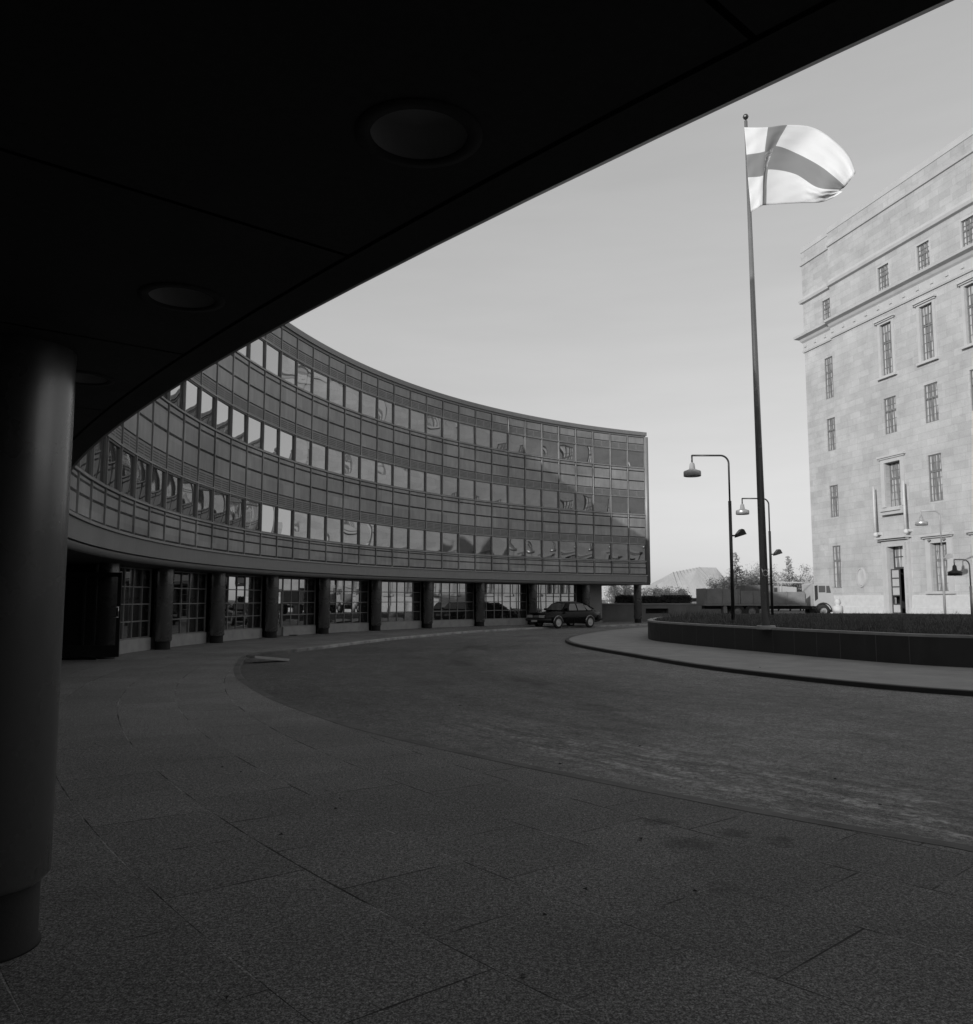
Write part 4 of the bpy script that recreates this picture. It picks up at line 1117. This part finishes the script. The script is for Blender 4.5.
for _ in range(7500):
    x = rnd.random()*LH; top = (hz1-WZ)*(.86+.10*sin(x*2.3)*sin(x*.9+1)+.12*rnd.random()) if x < LH*.62 else (hz1-WZ)*1.02
    pts.append((x, rnd.uniform(-.45, .5), rnd.random()**.7*top))
leaf_cloud(m, pts, .07, rnd); m.build('foliage', 'hedge', hed, fix=False)
m = MB()
for i in range(60):
    x = rnd.random()*LH; y = rnd.uniform(-.3, .3); m.tube([(x, y, 0), (x+rnd.gauss(0, .06), y, (hz1-WZ)*(.8+.35*rnd.random()))], [.012, .006], 4)
m.box((.1, -.22, .0), (LH-.1, .25, (hz1-WZ)*.55)); m.build('stem', 'bark', hed)

# ------------------------------------------------------------------ far house with a big pale roof
HY = 112.0
ox = at(640, 600, HY).x
hs = thing('roofed_hall', 'large pale hall with steep seamed metal roof seen past the end of the dark building', 'building', (ox, HY, gz))
def hp(px, py, dy=0): v = at(px, py, HY); return Vector((v.x-ox, dy, v.z-gz))
A = [hp(634, 598), hp(673, 572), hp(699, 567.5), hp(716, 568), hp(726, 580), hp(730, 600)]
m = MB()
front = [hp(634, 598, -5), hp(670, 598, -6), hp(712, 598, -6), hp(730, 598, -5)]
ridge = [hp(673, 572.3), hp(699, 567.2), hp(716, 567.6)]
back = [hp(634, 598, 8), hp(730, 598, 8)]
m.add([front[0], front[1], ridge[0]], [(0, 1, 2)]); m.quad(front[1], front[2], ridge[1], ridge[0]); m.add([front[2], front[3], ridge[2], ridge[1]], [(0, 1, 2, 3)])
m.add([front[3], back[1], ridge[2]], [(0, 1, 2)]); m.add([back[1], back[0], ridge[0], ridge[1], ridge[2]], [(0, 1, 2, 3, 4)]); m.add([back[0], front[0], ridge[0]], [(0, 1, 2)])
rf = m.build('roof', 'hallroof', hs)
m = MB()
for i in range(9):
    t = i/8; a = front[1].lerp(front[2], t); b = ridge[0].lerp(ridge[1], t)
    up = Vector((0, -.04, .05)); m.tube([a+up, a.lerp(b, .5)+up, b+up], .03, 5)
for i in range(0):
    t = i/7; a = front[0].lerp(front[1], t); b = ridge[0]; m.tube([a+Vector((0, -.04, .05)), a.lerp(b, .96)+Vector((0, -.04, .05))], .03, 5)
m.build('seam', 'palestone', rf)
m = MB(); m.prism([(front[0].x+.4, -4.6), (front[3].x-.4, -4.6), (front[3].x-.4, 7.6), (front[0].x+.4, 7.6)], 0, front[0].z-.02); m.build('wall', 'sidewall', hs)

# ------------------------------------------------------------------ trees
def conifer(px, ytop, Y, wpx, label, seed, mat='conifer', dens=1.0):
    r = random.Random(seed); b = at(px, 600, Y); top = at(px, ytop, Y).z-gz; W = wpx/F*Y/2
    root = thing('conifer_tree', label, 'tree', (b.x, Y, gz))
    m = MB(); m.cyl((0, 0, 0), (0, 0, top), .13, .015, 8); m.build('trunk', 'bark', root)
    m = MB(); pts = []; z = top*.12
    while z < top*.985:
        k = 1-(z/top); L0 = W*(k*1.05+.05)
        for i in range(5 if z < top*.8 else 4):
            a = r.random()*6.28; L = L0*(.75+.6*r.random()); rise = .28*L
            e = Vector((cos(a)*L, sin(a)*L, z+rise)); s = Vector((0, 0, z))
            m.tube([s, s.lerp(e, .5)+Vector((0, 0, -.05*L)), e], [.03, .02, .008], 4, False)
            for j in range(int(30*L*dens)+8):
                t = .2+.8*r.random(); p = s.lerp(e, t); pts.append((p.x+r.gauss(0, .10), p.y+r.gauss(0, .10), p.z-.05*L*sin(t*3)+r.gauss(0, .07)))
        z += top*.045
    leaf_cloud(m, pts, .11, r); m.build('crown', mat, root, fix=False)
def shrub(px, ytop, Y, wpx, label, seed, mat='twig', leaf='leafpale', nl=900):
    r = random.Random(seed); b = at(px, 600, Y); top = (at(px, ytop, Y).z-gz)*1.12; W = wpx/F*Y/2*1.1
    root = thing('leafless_tree', label, 'tree', (b.x, Y, gz))
    tr_ = MB(); cr = MB(); pts = []
    tr_.tube([(0, 0, 0), (.05, 0, top*.35)], [.10, .07], 8)
    for i in range(22):
        a = r.random()*6.28; L = W*(.4+.6*r.random()); h = top*(.55+.45*r.random()*(1-.5*L/W))
        e = Vector((cos(a)*L, sin(a)*L*.8, h)); s = Vector((0, 0, top*(.08+.2*r.random())))
        mid = s.lerp(e, .5)+Vector((cos(a)*.1*W, 0, -.05*top)); tr_.tube([s, mid, e], [.04, .028, .01], 5, False)
        for j in range(9):
            t = .3+.7*r.random(); p = s.lerp(mid, t*2) if t < .5 else mid.lerp(e, t*2-1)
            d = Vector((r.gauss(0, 1), r.gauss(0, 1), .6+r.random())).normalized()*(.25*W+.2*W*r.random())
            cr.tube([p, p+d*.5+Vector((0, 0, .03)), p+d], [.016, .012, .006], 3, False)
            for k in range(nl//26+1): pts.append(p+d*r.random()+Vector((r.gauss(0, .1*W), r.gauss(0, .1*W), r.gauss(0, .1*W))))
    tr_.build('trunk', 'bark', root); leaf_cloud(cr, pts, .095, r); cr.build('crown', leaf, root, fix=False)
TYY = 96
conifer(737, 552, TYY, 34, 'sparse tall conifer behind the lorry, beside the nearest street lamp', 1, dens=.55)
conifer(790, 556, TYY+3, 26, 'small pointed conifer just left of the palace corner', 2, dens=.9)
shrub(727, 571, TYY+5, 34, 'pale thin shrub rising before the seamed roof left of the sparse conifer', 3)
shrub(753, 568, TYY+4, 38, 'bushy pale shrub between the sparse conifer and the flagpole', 4)
shrub(764, 566, TYY+8, 30, 'pale leafless tree hidden partly by the flagpole', 8)
shrub(778, 571, TYY+6, 32, 'low pale shrub right of the slim street lamp', 5)
shrub(800, 568, TYY+6, 34, 'rounded pale shrub against the palace corner, right of the small conifer', 6)
shrub(622, 580, 90, 34, 'twiggy bush seen through the gap under the far end of the dark building', 14, nl=500)
shrub(655, 586, 88, 24, 'low twiggy bush before the hall roof, just right of the dark building', 12, nl=500)
shrub(678, 587, 88.5, 26, 'low twiggy bush standing over the middle of the hedge', 13, nl=500)

# ------------------------------------------------------------------ small things on the ground
p0 = Vector((*gnd(254, 657.5, .05), 0)); p1 = Vector((*gnd(285, 661, ROADZ), 0)); d = p1-p0
pk = MB(); L = d.length
pk.box((-.12, -.24, 0), (L, .24, .07))
o = pk.build('plank_ramp', 'wood', loc=(p0.x, p0.y, .03)); o.rotation_euler = (0, math.atan2(.125, L), atan2(d.y, d.x)); tag(o, 'short pale plank laid as a ramp from kerb to road', 'ramp')
bx0 = gnd(60, 659.7); bx1 = gnd(98, 659.5)
k = MB(); k.box((0, -.06, 0), (bx1[0]-bx0[0], .06, .05)); k.tube([(.62*(bx1[0]-bx0[0]), 0, .05), (.62*(bx1[0]-bx0[0]), 0, .14)], .02, 8)
o = k.build('boot_scraper', 'iron', loc=(bx0[0], bx0[1], .002)); tag(o, 'long black iron strip on the paving before the open door leaf', 'boot scraper')
bx0 = gnd(283, 635.5); bx1 = gnd(299, 635.2)
k = MB(); k.box((0, -.2, 0), (bx1[0]-bx0[0], .2, .035)); 
o = k.build('door_mat', 'iron', loc=(bx0[0], bx0[1], .002)); tag(o, 'dark mat lying before the closed entrance door between two columns', 'door mat')
k = MB(); r = random.Random(21)
for px, py, s in [(222,768,.035),(241,773,.03),(336,810,.04),(281,836,.035),(466,984,.03),(340,800,.02),(226,1000,.03),(560,765,.05),(640,747,.045),(680,788,.045),(695,893,.035),(585,891,.035),(545,917,.03),(880,806,.04),(640,840,.05),(690,650,.05),(730,655,.04),(760,672,.05),(460,706,.05),(370,700,.04),(835,780,.04)]:
    x, y = gnd(px, py, 0 if hypot(gnd(px, py)[0]-CX, gnd(px, py)[1]-CY) > 31.8 else ROADZ)
    z = .008 if hypot(x-CX, y-CY) > 31.8 else ROADZ+.008
    if 640 < py < 675 and px > 600: z = .012
    a = r.random()*6.28; s *= .4
    k.add([(x+s*cos(a)*1.5, y+s*sin(a)*1.5, z), (x-s*sin(a), y+s*cos(a), z+.01), (x-s*cos(a)*1.2, y-s*sin(a)*1.2, z+.002), (x+s*sin(a), y-s*cos(a), z+.012)], [(0, 1, 2, 3)])
for _ in range(260):
    t = R_(r.uniform(150, 222)); rad = r.uniform(29, 37)
    x, y = CX+rad*cos(t), CY+rad*sin(t); z = .006 if rad > 35 else (ROADZ+.006 if rad < 31 else None)
    if z is None: continue
    s = r.uniform(.005, .014); a = r.random()*6.28
    k.add([(x+s*cos(a)*1.5, y+s*sin(a)*1.5, z), (x-s*sin(a), y+s*cos(a), z+.004), (x-s*cos(a)*1.2, y-s*sin(a)*1.2, z+.002), (x+s*sin(a), y-s*cos(a), z+.005)], [(0, 1, 2, 3)])
o = k.build('leaf_litter', 'leaf', fix=False); tag(o, 'scattered dark fallen leaves on the paving and road', 'leaves', kind='stuff')

# ------------------------------------------------------------------ sky, sun, camera
SUN_EL = R_(14.3); sdir = Vector((-.65, -.76, 0)).normalized()
w = bpy.data.worlds.new('World'); sc.world = w; w.use_nodes = True; nt = w.node_tree
sky = nt.nodes.new('ShaderNodeTexSky'); sky.sky_type = 'NISHITA'; sky.sun_disc = False
sky.sun_elevation = SUN_EL; sky.sun_rotation = atan2(sdir.x, sdir.y)
bw = nt.nodes.new('ShaderNodeSeparateColor'); nt.links.new(sky.outputs[0], bw.inputs[0])   # the film saw mostly blue light
SKYK, SKYP = 2.02, .52
lum = mth(nt, 'ADD', mth(nt, 'MULTIPLY', bw.outputs[0], .45), mth(nt, 'MULTIPLY', bw.outputs[2], .55))
skyv = mth(nt, 'MULTIPLY', mth(nt, 'POWER', lum, SKYP), SKYK)
skyv = mth(nt, 'MULTIPLY', skyv, ramp(nt, noise(nt, scaled(nt, texco(nt, 'Generated'), (1, 1, 7)), 2.2, 5, .6), .3, .7, .96, 1.04))
bg = nt.nodes['Background']; nt.links.new(skyv, bg.inputs['Color']); bg.inputs['Strength'].default_value = .12
sun = bpy.data.lights.new('sun', 'SUN'); sun.energy = 2.65; sun.angle = R_(.5); sun.color = (1, 1, 1)
so = bpy.data.objects.new('sun', sun); COL.objects.link(so)
dirv = Vector((-sdir.x*cos(SUN_EL), -sdir.y*cos(SUN_EL), -sin(SUN_EL)))
so.rotation_euler = dirv.to_track_quat('-Z', 'Y').to_euler(); so.location = (-30, -30, 40)
cam = bpy.data.cameras.new('camera'); co = bpy.data.objects.new('camera', cam); COL.objects.link(co)
co.location = (0, 0, EYE); co.rotation_euler = (pi/2+PIT, 0, 0)
cam.sensor_fit = 'HORIZONTAL'; cam.sensor_width = 36; cam.lens = 36*F/973; cam.clip_end = 8000; cam.clip_start = .05
sc.camera = co
sc.view_settings.view_transform = 'Standard'; sc.view_settings.look = 'None'; sc.view_settings.exposure = .3; sc.view_settings.gamma = 1
sc.view_settings.use_curve_mapping = False
